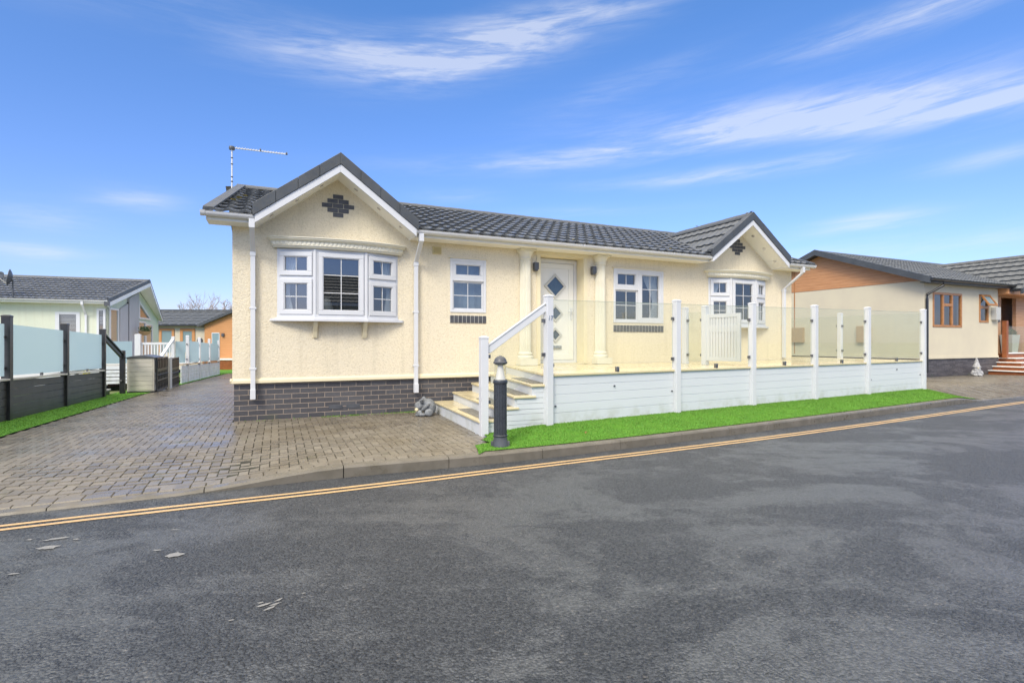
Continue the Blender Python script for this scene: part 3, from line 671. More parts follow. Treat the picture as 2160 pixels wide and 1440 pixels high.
# ------------------------------------------------------------------ MAIN HOUSE (local x = along the front, y = into the house)
H = thing('park_home', 'cream roughcast bungalow with two gabled bow windows and dark brick base, behind the white deck', 'house', (OX, OY, 0), A)
U1, VD = 12.0, 6.1; EZ = 2.89
G1, G2 = 1.48, 10.16
BW = [(.60, 2.44), (9.32, 11.10)]
DOOR = (5.12, 6.08, .76, 2.82)
W2, W3 = (3.35, 4.02, 1.70, 2.645), (6.78, 8.05, 1.57, 2.67)
b = B()
holes = [(c0+.03, c1-.03, 1.56, 2.60) for c0, c1 in BW]+[(W2[0], W2[1], W2[2], W2[3]), (W3[0], W3[1], W3[2], W3[3]), DOOR]
wall_holes(b, 0, U1, .56, EZ+.1, 0, .14, holes)
# recessed porch reveal
rv = B(); 
for gc in (G1, G2):   # gable triangles
    b.xz([(gc-1.16, EZ+.1), (gc+1.16, EZ+.1), (gc, 3.80)], .0, .14)
b.box(0, .12, .14, VD, .56, EZ+.1); b.box(U1-.12, U1, .14, VD, .56, EZ+.1); b.box(.12, U1-.12, VD-.12, VD, .56, EZ+.1)
b.yz([(.14, EZ+.1), (VD, EZ+.1), (3.05, 4.1)], 0, .12); b.yz([(.14, EZ+.1), (VD, EZ+.1), (3.05, 4.1)], U1-.12, U1)
wall = b.build('wall', M['cream'], H)
b = B(); b.box(.14, U1-.14, .16, VD-.14, .50, .60); b.box(.14, U1-.14, .16, VD-.14, 2.86, 2.9); b.box(4.3, 4.36, .45, VD-.14, .6, 2.86); b.box(8.7, 8.76, .45, VD-.14, .6, 2.86)
b.box(.14, U1-.14, 3.0, 3.06, .6, 2.86); b.build('interior', M['interior'], H)
b = B(); b.box(.02, 4.6, .03, .20, -.4, .555); b.box(4.6, U1-.02, .03, .2, -.4, .555); b.box(.02, .2, .2, VD-.02, -.7, .555); b.box(U1-.2, U1-.02, .2, VD-.02, -.7, .555)
b.build('brick_plinth', M['brick'], H)
b = B(); b.yz([(-.03, .565), (-.03, .605), (-.006, .635), (.0, .64), (.0, .565)], -.03, 4.45); b.xz([(-.03, .565), (-.03, .605), (-.006, .635), (.0, .64), (.0, .565)], -.03, VD)
b.build('skirting_trim', M['trim'], H, bevel=.004)
# air bricks in plinth
b = B()
for xx in (1.35, 1.62): b.box(xx, xx+.21, .024, .03, .115, .18)
b.build('air_brick', M['greydk'], H, bevel=.003)
# porch surround
b = B(); b.box(DOOR[0]-.1, DOOR[1]+.1, -.012, 0, DOOR[3]+.0, EZ); b.box(DOOR[1], DOOR[1]+.075, -.012, 0, DOOR[2], DOOR[3]); b.box(DOOR[0]-.075, DOOR[0], -.012, 0, DOOR[2], DOOR[3])
b.box(DOOR[0]-.01, DOOR[0]+.003, .001, .34, DOOR[2], DOOR[3]+.01); b.box(DOOR[1]-.003, DOOR[1]+.01, .001, .34, DOOR[2], DOOR[3]+.01); b.box(DOOR[0]+.003, DOOR[1]-.003, .001, .34, DOOR[3]-.003, DOOR[3]+.01)
b.build('porch_surround', M['trim'], H)
# door
dx0, dx1, dz0, dz1 = DOOR[0]+.006, DOOR[1]-.006, .765, 2.807; dy = .25
fr = B(); fr.box(dx0, dx0+.07, dy, dy+.07, dz0, dz1); fr.box(dx1-.07, dx1, dy, dy+.07, dz0, dz1); fr.box(dx0+.07, dx1-.07, dy, dy+.07, dz1-.08, dz1); fr.box(dx0+.07, dx1-.07, dy, dy+.07, dz0, dz0+.06)
df = fr.build('door_frame', M['upvc'], H, bevel=.006)
dr = B(); a0, a1, c0, c1 = dx0+.075, dx1-.075, dz0+.065, dz1-.085
dr.box(a0, a1, dy+.02, dy+.06, c0, c1)
for q in ((a0, a1, c1-.10, c1), (a0, a1, c0, c0+.12), (a0, a0+.09, c0+.12, c1-.10), (a1-.11, a1, c0+.12, c1-.10)): dr.box(q[0], q[1], dy+.004, dy+.02, q[2], q[3])
door = dr.build('front_door', mat('cream white door', rough=.35, fn=subtle((.74, .735, .69), (.70, .70, .66), 2)), H, bevel=.005)
dcx = 5.585
def glazed_diamond(cx, cz, r, t):
    f = B(); P_ = diamond_poly(cx, cz, r); Q_ = diamond_poly(cx, cz, r-t)
    vs = [(x, dy-.006, z) for x, z in P_]+[(x, dy-.006, z) for x, z in Q_]+[(x, dy+.02, z) for x, z in P_]+[(x, dy+.014, z) for x, z in Q_]
    fs = [(i, (i+1) % 4, 4+(i+1) % 4, 4+i) for i in range(4)]+[(i, 8+i, 8+(i+1) % 4, (i+1) % 4) for i in range(4)]+[(4+i, 4+(i+1) % 4, 12+(i+1) % 4, 12+i) for i in range(4)]
    f.add(vs, fs).build('diamond_frame', M['planter'], door)
    B().add([(x, dy+.010, z) for x, z in Q_], [(0, 1, 2, 3)]).build('diamond_pane', mat('dark obscure door glass', (.035, .06, .095), .06, .9, fn=subtle((.03, .055, .09), (.045, .075, .11), 30, .3, .001, 60)), door)
glazed_diamond(dcx, 2.275, .245, .055); glazed_diamond(dcx, 1.745, .17, .045); glazed_diamond(dcx, 1.32, .15, .05)
b = B(); b.box(dcx-.14, dcx+.14, dy-.002, dy+.02, 1.04, 1.11); b.box(dcx-.12, dcx+.12, dy-.01, dy-.002, 1.055, 1.09); b.build('letterbox', M['chrome'], door, bevel=.003)
b = B(); b.box(a1-.07, a1-.035, dy-.012, dy+.004, 1.62, 1.86); b.tube([(a1-.052, dy-.012, 1.78), (a1-.052, dy-.05, 1.78), (a1-.16, dy-.055, 1.78)], .009, 8); b.build('door_handle', M['upvc'], door, bevel=.003)
b = B(); b.box(DOOR[0]+.02, DOOR[1]-.02, .0, .34, .752, .764); b.build('door_sill', M['trim'], H, bevel=.004)
# columns
def column(cx):
    b = B(); seg = 48
    prof = [(.148, .87), (.153, .885), (.153, .91), (.138, .925), (.128, .935), (.138, .95), (.138, .97), (.118, .985), (.113, 1.0)]
    b.lathe(prof, seg, cx, -.03)
    fl = lambda i, k: 1-.11*max(0, math.cos(2*PI*i*20/120))**1.2
    b.lathe([(.112, 1.0), (.102, 2.70)], 120, cx, -.03, mod=fl)
    b.lathe([(.104, 2.70), (.114, 2.705), (.114, 2.722), (.106, 2.73), (.110, 2.75), (.125, 2.79), (.150, 2.835), (.156, 2.84), (.156, 2.86)], seg, cx, -.03)
    b.box(cx-.175, cx+.175, -.20, .0, .755, .87); b.box(cx-.165, cx+.165, -.19, .0, 2.86, 2.887)
    b.build('column', M['cream_smooth'], H, smooth=True)
column(4.79); column(6.44)
# wall lights
for cx in (5.0, 6.27):
    b = B(); b.box(cx-.045, cx+.045, -.10, -.015, 2.53, 2.66); b.box(cx-.03, cx+.03, -.09, .0, 2.50, 2.53); b.box(cx-.035, cx+.035, -.02, .0, 2.55, 2.65); b.build('wall_light', M['greydk'], H, bevel=.006)
b = B(); b.box(3.03, 3.19, -.02, 0, 2.69, 2.82)
for k in range(4): b.yz([(-.02, 2.715+k*.024), (-.036, 2.708+k*.024), (-.02, 2.73+k*.024)], 3.045, 3.175)
b.build('vent_cover', mat('faded yellow vent', (.62, .52, .26), .6, fn=subtle((.62, .52, .26), (.55, .46, .24), 9)), H, bevel=.003)
# brick motifs in gables
for gc in (1.49, 10.20):
    b = B(); z = 3.53; rh = .066; gp = .0065
    for k, n in enumerate((1, 2, 3, 2, 1)):
        for i in range(n): x = gc-n*.083+i*.166; b.box(x+.004, x+.162, -.008, 0.0, z-(k+1)*(rh+gp), z-(k+1)*(rh+gp)+rh)
    b.build('brick_diamond', M['brick1'], H, bevel=.003)
# flat windows
def window(x0, x1, z0, z1, layout, name='window'):
    F = B(); P = []; y = .035
    for q in ((x0, x1, z1-.045, z1), (x0, x1, z0, z0+.045), (x0, x0+.045, z0+.045, z1-.045), (x1-.045, x1, z0+.045, z1-.045)): F.box(q[0], q[1], -.014, .07, q[2], q[3])
    for it in layout:
        if it[0] == 'c': casement(F, P, *it[1:7], sash=it[7], y=y-.02, out=it[8])
        else: F.box(it[1], it[2], -.010, .065, it[3], it[4])
    o = F.build(name, M['upvc'], H, bevel=.004); panes(P, o)
    F = B(); F.box(x0-.03, x1+.03, -.035, .0, z1+.0, z1+.014); F.build('drip_bead', M['trim'], o)
    return o
x0, x1, z0, z1 = W2
w2 = window(x0, x1, z0, z1, [('c', x0+.045, x1-.045, 2.30, z1-.045, 2, 1, .055, .022), ('b', x0+.045, x1-.045, 2.255, 2.30), ('c', x0+.045, x1-.045, z0+.045, 2.255, 2, 2, .02, .0)])
x0, x1, z0, z1 = W3; xm = 7.415
w3 = window(x0, x1, z0, z1, [('b', xm-.022, xm+.022, z0+.045, z1-.045), ('c', x0+.045, xm-.022, 2.285, z1-.045, 2, 1, .055, .022), ('b', x0+.045, xm-.022, 2.24, 2.285),
    ('c', x0+.045, xm-.022, z0+.045, 2.24, 2, 2, .02, .0), ('c', xm+.022, x1-.045, z0+.045, z1-.045, 2, 3, .055, .022)])
curtain(3.37, 4.0, 1.72, 2.62, -1, parent=w2, y=.2, tie=False).data.materials[0] = mat('grey blind', (.30, .36, .42), .9, fn=subtle((.28, .34, .40), (.34, .40, .46), 5))
curtain(7.62, 8.03, 1.6, 2.64, 1, parent=w3, y=.16); curtain(6.8, 7.0, 1.6, 2.64, -1, parent=w3, y=.16)
# soldier brick sills
for (x0, x1, z0, z1, n) in ((3.345, 4.025, 1.515, 1.645, 9), (6.775, 8.055, 1.385, 1.52, 16)):
    b = B(); wdt = (x1-x0)/n
    for i in range(n): b.box(x0+i*wdt+.006, x0+(i+1)*wdt-.006, -.014, 0, z0, z1)
    s = b.build('brick_sill', M['brick1'], H, bevel=.003)
    b = B(); b.box(x0, x1, -.006, 0, z0+.002, z1-.002); b.build('mortar', M['planter'], s)
# bow windows
def bow(x0, x1, z0, z1):
    c = (x0+x1)/2; pr = .165; hm = .385
    P3 = [(x0, 0.0), (c-hm, -pr), (c+hm, -pr), (x1, 0.0)]
    F = B(); P = []
    Ms = []
    for i in range(3):
        (ax, ay), (bx, by) = P3[i], P3[i+1]; Ln = math.hypot(bx-ax, by-ay); Ms.append((frame(ax, ay, 0, math.atan2(by-ay, bx-ax)), Ln))
    for i, (Mx, Ln) in enumerate(Ms):
        e0 = .03; F.box(.0, Ln, -.0, .06, z1-.05, z1, Mx); F.box(0, Ln, -.012, .06, z0, z0+.06, Mx)
        F.box(0, .042, .0, .06, z0+.06, z1-.05, Mx); F.box(Ln-.042, Ln, .0, .06, z0+.06, z1-.05, Mx)
        if i == 1: casement(F, P, .045, Ln-.045, z0+.06, z1-.05, 2, 3, .065, Mx, y=.0, out=.024)
        else:
            zt = z1-.43; F.box(.042, Ln-.042, .0, .055, zt-.03, zt+.02, Mx)
            casement(F, P, .042, Ln-.042, zt+.02, z1-.05, 2, 1, .065, Mx, y=.0, out=.024); casement(F, P, .042, Ln-.042, z0+.06, zt-.03, 2, 2, .065, Mx, y=.0, out=.024)
    for (x, y) in P3[1:3]: F.lathe([(.026, z0), (.026, z1)], 10, x, y+.008)
    F.box(x0, x0+.03, 0, .1, z0, z1); F.box(x1-.03, x1, 0, .1, z0, z1)
    o = F.build('bow_window', M['upvc'], H, bevel=.005); panes(P, o)
    hd = B(); hd.prism([(x0, .05), P3[0], (P3[1][0], P3[1][1]+.0), P3[2], P3[3], (x1, .05)], z1, z1+.03); hd.build('head_board', M['upvc'], o)
    s = B(); ov = .055
    pl = [(x0-.10, 0.0), (x0-.06, -.045), (c-hm-.02, -pr-ov), (c+hm+.02, -pr-ov), (x1+.06, -.045), (x1+.10, 0.0)]
    s.prism(pl, z0-.045, z0-.006); pl2 = [(x0-.03, 0.0), (c-hm-.01, -pr-.02), (c+hm+.01, -pr-.02), (x1+.03, 0.0)]; s.prism(pl2, z0-.006, z0+.012)
    s.build('sill', M['upvc'], o, bevel=.004)
    for bx in (c-.375, c+.375):
        k = B(); k.yz([(.0, z0-.045), (-.16, z0-.045), (-.155, z0-.08), (-.07, z0-.20), (-.03, z0-.30), (0, z0-.30)], bx-.03, bx+.03); k.build('bracket', M['trim'], o, bevel=.004)
    # cornice: arc plan swept profile
    prof = [(.0, .0), (.012, .0), (.022, .012), (.022, .024), (.040, .030), (.040, .040), (.046, .046), (.046, .094), (.060, .100), (.070, .112), (.085, .118), (.085, .132), (.10, .140), (.10, .152), (.0, .156)]
    n = 96; k = B(); vs = []; half = (x1-x0)/2+.05
    for j, (o_, zz) in enumerate(prof):
        for i in range(n+1):
            t = -1+2*i/n; x = c+t*(half+o_*.9); y = -(pr+.05+0)*(1-t*t)**.75*1.0-(o_ if j not in (0, len(prof)-1) else 0)*min(1, (1-abs(t))*40+.0) - .001
            if j in (6, 7) and i % 3 == 0: y += .010
            if j in (0, len(prof)-1): y = .0 if j else -(pr+.0)*(1-t*t)**.75
            vs.append((x, y, z1+.005+zz))
    fs = [(j*(n+1)+i, j*(n+1)+i+1, (j+1)*(n+1)+i+1, (j+1)*(n+1)+i) for j in range(len(prof)-1) for i in range(n)]
    k.add(vs, fs); k.build('cornice', M['cream_smooth'], o)
    Mx, Ln = Ms[0]; curtain(.08, .30, z0+.05, z1-.03, -1, Mx, o, y=.10)
    Mx, Ln = Ms[2]; curtain(Ln-.30, Ln-.08, z0+.05, z1-.03, 1, Mx, o, y=.10)
    return o
for (x0, x1) in BW: bow(x0, x1, 1.545, 2.61)
# vase seen through first bow
b = B(); b.lathe([(.05, 1.56), (.09, 1.62), (.11, 1.75), (.07, 1.86), (.05, 1.9), (.08, 1.93)], 20, 1.35, .45); b.build('vase', M['planter'], H, smooth=True)

# main roof
EY, EZT, RY, RZ = -.42, 3.0, 3.05, 4.27
sl = (RZ-EZT)/(RY-EY); SL = math.hypot(RZ-EZT, RY-EY)
gap_k = .75; GA = 4.0            # gable apex top height, pitch
def gab(x, y): return max(GA-gap_k*abs(x-G1), GA-gap_k*abs(x-G2))
def cullmain(p): return gab(p.x, p.y)-.07 > p.z or ((abs(p.x-G1) < 1.17 or abs(p.x-G2) < 1.17) and p.y < -.02)
UL, UR = -.33, 12.25
b = B(); tiles(b, (UL, EY, EZT), (1, 0, 0), (0, RY-EY, RZ-EZT), UR-UL, SL, amp=.020, step=.038, wave=.21, a0=lambda s: .22*s/SL, a1=lambda s: UR-UL-.22*s/SL, cull=cullmain, M=None)
b2 = B(); tiles(b, (UR, 2*RY-EY, EZT), (-1, 0, 0), (0, -(RY-EY), RZ-EZT), UR-UL, SL, da=.1)
roof = b.build('roof', M['tile'], H)
# ridge tiles
b = B()
for k in range(31):
    xa = UL+.2+k*.40; xb = min(xa+.405, UR-.2)
    if xa > UR-.3: break
    b.yz([(RY-.13, RZ-.022), (RY-.11, RZ+.02), (RY, RZ+.075+(k % 2)*.003), (RY+.11, RZ+.02), (RY+.13, RZ-.022), (RY, RZ+.05)], xa, xb+.003)
b.build('ridge', M['verge'], roof, bevel=.004)
# verges at ends of main roof: broad dark capping
for sgn, xe, xr in ((-1, UL, UL+.22), (1, UR, UR-.22)):
    b = B(); w_ = .14
    for yA, zA, yB, zB in ((EY-.01, EZT+.012, RY, RZ+.03), (2*RY-EY, EZT+.012, RY, RZ+.03)):
        xi0, xi1 = xe-sgn*w_, xr-sgn*w_
        vs = [(xe, yA, zA-.09), (xe, yA, zA+.045), (xi0, yA, zA+.045), (xi0, yA, zA), (xr, yB, zB-.09), (xr, yB, zB+.045), (xi1, yB, zB+.045), (xi1, yB, zB)]
        b.add(vs, [(0, 1, 2, 3), (7, 6, 5, 4), (0, 4, 5, 1), (1, 5, 6, 2), (2, 6, 7, 3), (3, 7, 4, 0)])
    b.build('verge', M['verge'], roof, bevel=.006)
# fascia + soffit of main eave, in three runs
GH = 1.165; YV = -.45
runs = [(-.28, G1-GH+.02), (G1+GH-.02, G2-GH+.02), (G2+GH-.02, 12.18)]
for i, (xa, xb) in enumerate(runs):
    b = B(); b.box(xa, xb, -.345, -.325, EZ, 2.985); b.box(xa, xb, -.325, .0, EZ, EZ+.018)
    if i == 0: b.box(xa-.02, xa, -.345, .0, EZ, 2.99)
    if i == 2: b.box(xb, xb+.02, -.345, .0, EZ, 2.99)
    b.build('soffit', M['soffit'], H, bevel=.003)
    gutter('gutter', ((-.345 if i == 0 else xa+.0), -.40, 2.985), ((xb+.0 if i < 2 else 12.27), 0, 0), M['upvc'], H)
# side soffits under verges
# cross gables
for gc in (G1, G2):
    vy = (GA-EZT)/sl+EY
    g = B()
    Sg = math.hypot(GH+.02, gap_k*(GH+.02)); Lg = vy-YV+.25
    for sg in (-1, 1):
        Or = (gc+sg*(GH+.02), YV, GA-gap_k*(GH+.02)-.02)
        cull = lambda p: p.z < EZT+sl*(p.y-EY)-.08 and p.y > -.3
        if sg < 0: tiles(g, Or, (0, 1, 0), (1, 0, gap_k), Lg, Sg, cull=cull, amp=.009, step=.030)
        else: tiles(g, Or, (0, 1, 0), (-1, 0, gap_k), Lg, Sg, cull=cull, amp=.009, step=.030)
    gr = g.build('gable_roof', M['tile2'], H)
    b = B()
    for k in range(8):
        ya = YV+.02+k*.38; yb = min(ya+.385, vy+.1)
        if ya > vy: break
        b.xz([(gc-.13, GA-.075), (gc-.11, GA-.03), (gc, GA+.055+(k % 2)*.004), (gc+.11, GA-.03), (gc+.13, GA-.075), (gc, GA+.02)], ya, yb)
    b.build('ridge', M['verge'], gr, bevel=.004)
    # valley flashings
    for sg in (-1, 1):
        b = B(); xe = gc+sg*GH; p = (xe, (GA-gap_k*GH-EZT)/sl+EY+.0, GA-gap_k*GH+.03); q = (gc, vy, GA+.02)
        b.bar(p, q, .12, .02); b.build('valley_flashing', M['verge'], gr)
    # dark verge tiles along the barge (two rakes), front face thick
    b = B(); T_ = GA+.045
    for sg in (-1, 1):
        nseg = 4
        for k in range(nseg):
            t0 = k/nseg*(GH+.03); t1 = (k+1)/nseg*(GH+.03)-(.004 if k < nseg-1 else 0)
            P_ = [(gc+sg*t0, T_-gap_k*t0), (gc+sg*t1, T_-gap_k*t1), (gc+sg*t1, T_-.175-gap_k*t1), (gc+sg*t0, T_-.175-gap_k*t0)]
            b.xz(P_, YV-.035-(.003 if k % 2 else 0), YV+.02)
            # top return
            Q_ = [(gc+sg*t0, T_-gap_k*t0), (gc+sg*t1, T_-gap_k*t1), (gc+sg*t1, T_-.03-gap_k*t1), (gc+sg*t0, T_-.03-gap_k*t0)]
            b.xz(Q_, YV+.02, YV+.13)
    b.build('verge', M['verge'], gr, bevel=.005)
    # white bargeboards
    Tb = T_-.175
    for sg in (-1, 1):
        b = B(); e = GH+.0; P_ = [(gc, Tb), (gc+sg*e, Tb-gap_k*e), (gc+sg*e, Tb-gap_k*e-.12), (gc, Tb-.12)]
        b.xz(P_, YV-.018, YV+.012)
        b.build('bargeboard', M['upvc'], H, bevel=.004)
        # sloping soffit
        zs = Tb-.105
        b = B(); P_ = [(gc, zs), (gc+sg*e, zs-gap_k*e), (gc+sg*e, zs-gap_k*e+.02), (gc, zs+.02)]; b.xz(P_, YV+.012, -.0)
        so_ = b.build('gable_soffit', M['soffit'], H)
        for t in (.22, .52, .82):
            Mx = Matrix.Translation((gc+sg*t*GH, YV/2-.02, zs-gap_k*t*GH)) @ Matrix.Rotation(sg*math.atan(gap_k), 4, 'Y')
            B().lathe([(.034, -.006), (.034, .0), (.020, .001)], 16, M=Mx).build('spotlight', M['chrome'], so_)
downpipe('downpipe', .275, -.40, 2.94, -.045, .36, M['upvc'], H)
downpipe('downpipe', G1+GH+.09, -.40, 2.94, -.045, .36, M['upvc'], H)
downpipe('downpipe', 11.86, -.40, 2.94, -.045, .80, M['upvc'], H, dx=-.18, zj=.5, kick=False)
# aerial
b = B(); ax, ay = -.2, 2.8; b.tube([(ax, ay, 3.9), (ax, ay, 4.97)], .014, 10); aer = b.build('aerial', M['upvc'], H)
for z in (4.0, 4.10, 4.31, 4.40, 4.65, 4.77): B().lathe([(.022, z-.008), (.022, z+.008)], 10, ax, ay).build('fitting', M['greydk'], aer)
B().lathe([(.05, 4.93), (.055, 4.96), (.05, 4.99), (.02, 5.0)], 14, ax, ay).build('fitting', M['greydk'], aer)
for xx in (.5, .98): B().tube([(ax+xx-.012, ay, 5.0), (ax+xx+.012, ay, 5.0)], .028, 10).build('fitting', M['greydk'], aer)
b = B(); b.bar((ax, ay, 4.97), (ax+1.0, ay, 4.99), .022, .02)
for k in range(18): xx = ax+.08+k*.051; b.box(xx-.004, xx+.004, ay-.02, ay+.02, 4.965, 4.995+.001*k)
b.build('boom', M['upvc'], aer)

# ------------------------------------------------------------------ RAISED DECK
DK = thing('raised_deck', 'raised cream deck with white boarded side, steps and clear glass panels before the cream house', 'deck')
DZ = .75; SP = [0, 2.40, 4.25, 6.12, 8.04, 10.50]
ptop = lambda s: 1.80+.0125*s
gtop = lambda s: 1.745+.0119*s
Mdk = frame(P0[0], P0[1], 0, DA)
# floor polygon, world
stF = [(2.95, -2.50), (3.19, -2.51), (3.43, -2.52), (3.67, -2.54)]; stB = [(3.03, -.16), (3.36, -.16), (3.70, -.16), (4.05, -.16)]
dkF, dkB = LOC(*D(-.0, .0)), (4.40, -.01)
pl = [D(0, -.01), D(10.5, -.01), W(14.32, .2), W(14.25, 3.2), W(12.03, 3.2), W(12.03, -.012), W(4.42, -.012)]
b = B(); b.prism(pl, DZ-.03, DZ); deckf = b.build('deck_floor', M['deck'], DK)
# board joints on floor front edging
b = B(M=Mdk); b.box(.05, 10.52, -.04, .06, DZ-.028, DZ+.006); b.build('edging', M['deck'], DK, bevel=.006)
# side edging of the left edge
(ex, ey), (fx, fy) = D(0, 0), W(4.42, -.02)
b = B(); b.bar((ex, ey, DZ-.012), (fx, fy, DZ-.012), .05, .034); b.build('edging', M['deck'], DK, bevel=.006)
def boardrun(s0, s1, M_, z0f, z1, n=5, m='boards', y=-.012, par=None):
    b = B(M=M_); hh = (z1-.10)/n
    for k in range(n):
        za = .10+k*hh; 
        if k == 0: za = z0f
        b.box(s0, s1, y, y+.03, za+.002, .10+(k+1)*hh-.002)
    b.box(s0, s1, y+.006, y+.02, z0f, z1)
    return b.build('side_boards', M[m], par, bevel=.003)
for s0, s1 in zip(SP, SP[1:]): boardrun(s0+.05, s1-.05, Mdk, .0, DZ-.03, par=DK)
def post(x, y, z0, z1, rz, m='upvc', w=.098, clips=(), name='post', parent=None):
    Mx = frame(x, y, 0, rz); h = w/2
    b = B(M=Mx); b.box(-h, h, -h, h, z0, z1-.02); b.add([(-h-.004, -h-.004, z1-.02), (h+.004, -h-.004, z1-.02), (h+.004, h+.004, z1-.02), (-h-.004, h+.004, z1-.02),
        (-h-.004, -h-.004, z1), (h+.004, -h-.004, z1), (h+.004, h+.004, z1), (-h-.004, h+.004, z1), (-h*.5, -h*.5, z1+.014), (h*.5, -h*.5, z1+.014), (h*.5, h*.5, z1+.014), (-h*.5, h*.5, z1+.014)],
        [(3,2,1,0),(0,1,5,4),(1,2,6,5),(2,3,7,6),(3,0,4,7),(4,5,9,8),(5,6,10,9),(6,7,11,10),(7,4,8,11),(8,9,10,11)])
    o = b.build(name, M[m], parent, bevel=.004)
    for sgn, z in clips:
        c = B(M=Mx); c.box(min(sgn*h, sgn*(h+.045)), max(sgn*h, sgn*(h+.045)), -.016+.012, .02+.012, z-.024, z+.024); c.lathe([(.012, 0), (.012, .012)], 10, M=Matrix.Translation((sgn*(h+.02), -.005+.012, z)) @ Matrix.Rotation(PI/2, 4, 'X'))
        c.build('glass_clip', M['clip'], o, bevel=.004)
    return o
posts = []
for i, s in enumerate(SP):
    zt = ptop(s); x, y = D(s, -.03); cl_ = []
    gt = gtop(s)
    if i > 0: cl_ += [(-1, gt-.23), (-1, DZ+.17)]
    if i < 5: cl_ += [(1, gt-.23 if i else DZ+.16), (1, DZ+.17)] if i else [(1, DZ+.12)]
    posts.append(post(x, y, -.02, zt, DA, clips=cl_, parent=DK))
# glass panels front
def pane_panel(p, q, z0a, z0b, z1a, z1b, m, parent, th=.010, name='glass_panel'):
    (x0, y0), (x1, y1) = p, q; L_ = math.hypot(x1-x0, y1-y0); nx_, ny_ = -(y1-y0)/L_*th/2, (x1-x0)/L_*th/2
    vs = [(x0, y0, z0a), (x1, y1, z0b), (x1, y1, z1b), (x0, y0, z1a)]
    return B().add(vs, [(0, 1, 2, 3)]).build(name, m, parent)
for i, (s0, s1) in enumerate(zip(SP, SP[1:])):
    gp_ = pane_panel(D(s0+.07, .01-.03), D(s1-.07, .01-.03), DZ+.045, DZ+.045, gtop(s0), gtop(s1), M['clear'], DK)
    e = B(); a_, c_ = D(s0+.07, -.02), D(s1-.07, -.02); e.bar((*a_, gtop(s0)+.002), (*c_, gtop(s1)+.002), .010, .005); e.build('glass_edge', mat('green glass edge', (.30, .36, .28), .2, fn=subtle((.30, .36, .28), (.36, .42, .34), 5)), gp_)
    sm = (s0+s1)/2; b = B(M=Mdk); b.box(sm-.025, sm+.025, -.045, .0, DZ+.006, DZ+.075); b.build('glass_clip', M['clip'], gp_, bevel=.004)
# house number
def text(body, size, Mx, m, parent, ext=.002, name='number'):
    cu = bpy.data.curves.new(name, 'FONT'); cu.body = body; cu.size = size; cu.extrude = ext; cu.align_x = 'CENTER'; cu.align_y = 'CENTER'
    t = bpy.data.objects.new(name, cu); C.objects.link(t)
    dg = bpy.context.evaluated_depsgraph_get(); me = bpy.data.meshes.new_from_object(t.evaluated_get(dg)); bpy.data.objects.remove(t)
    me.transform(Mx); o = bpy.data.objects.new(name, me); C.objects.link(o); me.materials.clear(); me.materials.append(m); o.parent = parent; return o
x, y = D(.0, -.03)
text('17', .085, frame(x, y, 0, DA) @ Matrix.Translation((.0, -.053, 1.50)) @ Matrix.Rotation(PI/2, 4, 'X'), M['chrome'], posts[0], .004, 'house_number')
# small door-stop studs on the boards
b = B(M=Mdk)
for s, z in ((1.15, .55), (.12, .32), (2.31, .42), (8.2, .38), (9.3, .57), (10.38, .42)): b.lathe([(.012, 0), (.012, .02)], 10, M=Matrix.Translation((s, -.012, z)) @ Matrix.Rotation(PI/2, 4, 'X'))
b.build('stud', M['greydk'], DK)
# gate partition at u ~ 8
RZH = A
gx0, gx1 = W(8.13, -1.98), W(8.0, -1.22); gang = math.atan2(gx1[1]-gx0[1], gx1[0]-gx0[0]); gl = math.hypot(gx1[0]-gx0[0], gx1[1]-gx0[1])
Mg = frame(*gx0, 0, gang); b = B(M=Mg)
b.box(.03, .10, -.02, .02, .83, 1.70); b.box(gl-.12, gl-.05, -.02, .02, .83, 1.70); b.box(.10, gl-.12, -.02, .02, 1.63, 1.70); b.box(.10, gl-.12, -.02, .02, .83, .90)
n = 9
for k in range(n):
    xx = .10+(gl-.22)*(k+.5)/n; ww = (gl-.22)/n*.36; b.box(xx-ww, xx+ww, -.012, .012, .90, 1.63); b.box(xx-ww*1.3, xx+ww*1.3, -.014, .014, 1.36, 1.49)
b.build('gate', M['upvc'], DK, bevel=.003)
x, y = W(8.01, -1.22); post(x, y, DZ, 1.86, gang, clips=((1, 1.60), (1, .93)), parent=DK)
x, y = W(7.99, -.72); post(x, y, DZ, 1.86, gang, clips=((-1, 1.60), (-1, .93)), parent=DK)
pane_panel(W(8.01, -1.15), W(7.99, -.79), .80, .80, 1.76, 1.76, M['clear'], DK)
# right end balustrade
ends = [LOC(*D(10.5, -.03)), (14.22, .26), (14.12, 2.1)]
for i, (u, v) in enumerate(ends[1:]): x, y = W(u, v); post(x, y, -.1, 1.93, A+PI/2, clips=((1, 1.6), (-1, 1.6), (1, .95), (-1, .95)), parent=DK)
for p, q in zip(ends, ends[1:]):
    L_ = math.hypot(q[0]-p[0], q[1]-p[1]); tx, ty = (q[0]-p[0])/L_*.07, (q[1]-p[1])/L_*.07
    pane_panel(W(p[0]+tx, p[1]+ty), W(q[0]-tx, q[1]-ty), .79, .79, 1.86, 1.86, M['clear'], DK)
pw, qw = W(*ends[0]), W(*ends[2]); Ln = math.hypot(qw[0]-pw[0], qw[1]-pw[1])
boardrun(.05, Ln, frame(pw[0], pw[1], 0, math.atan2(qw[1]-pw[1], qw[0]-pw[0])), -.1, DZ-.03, par=DK)
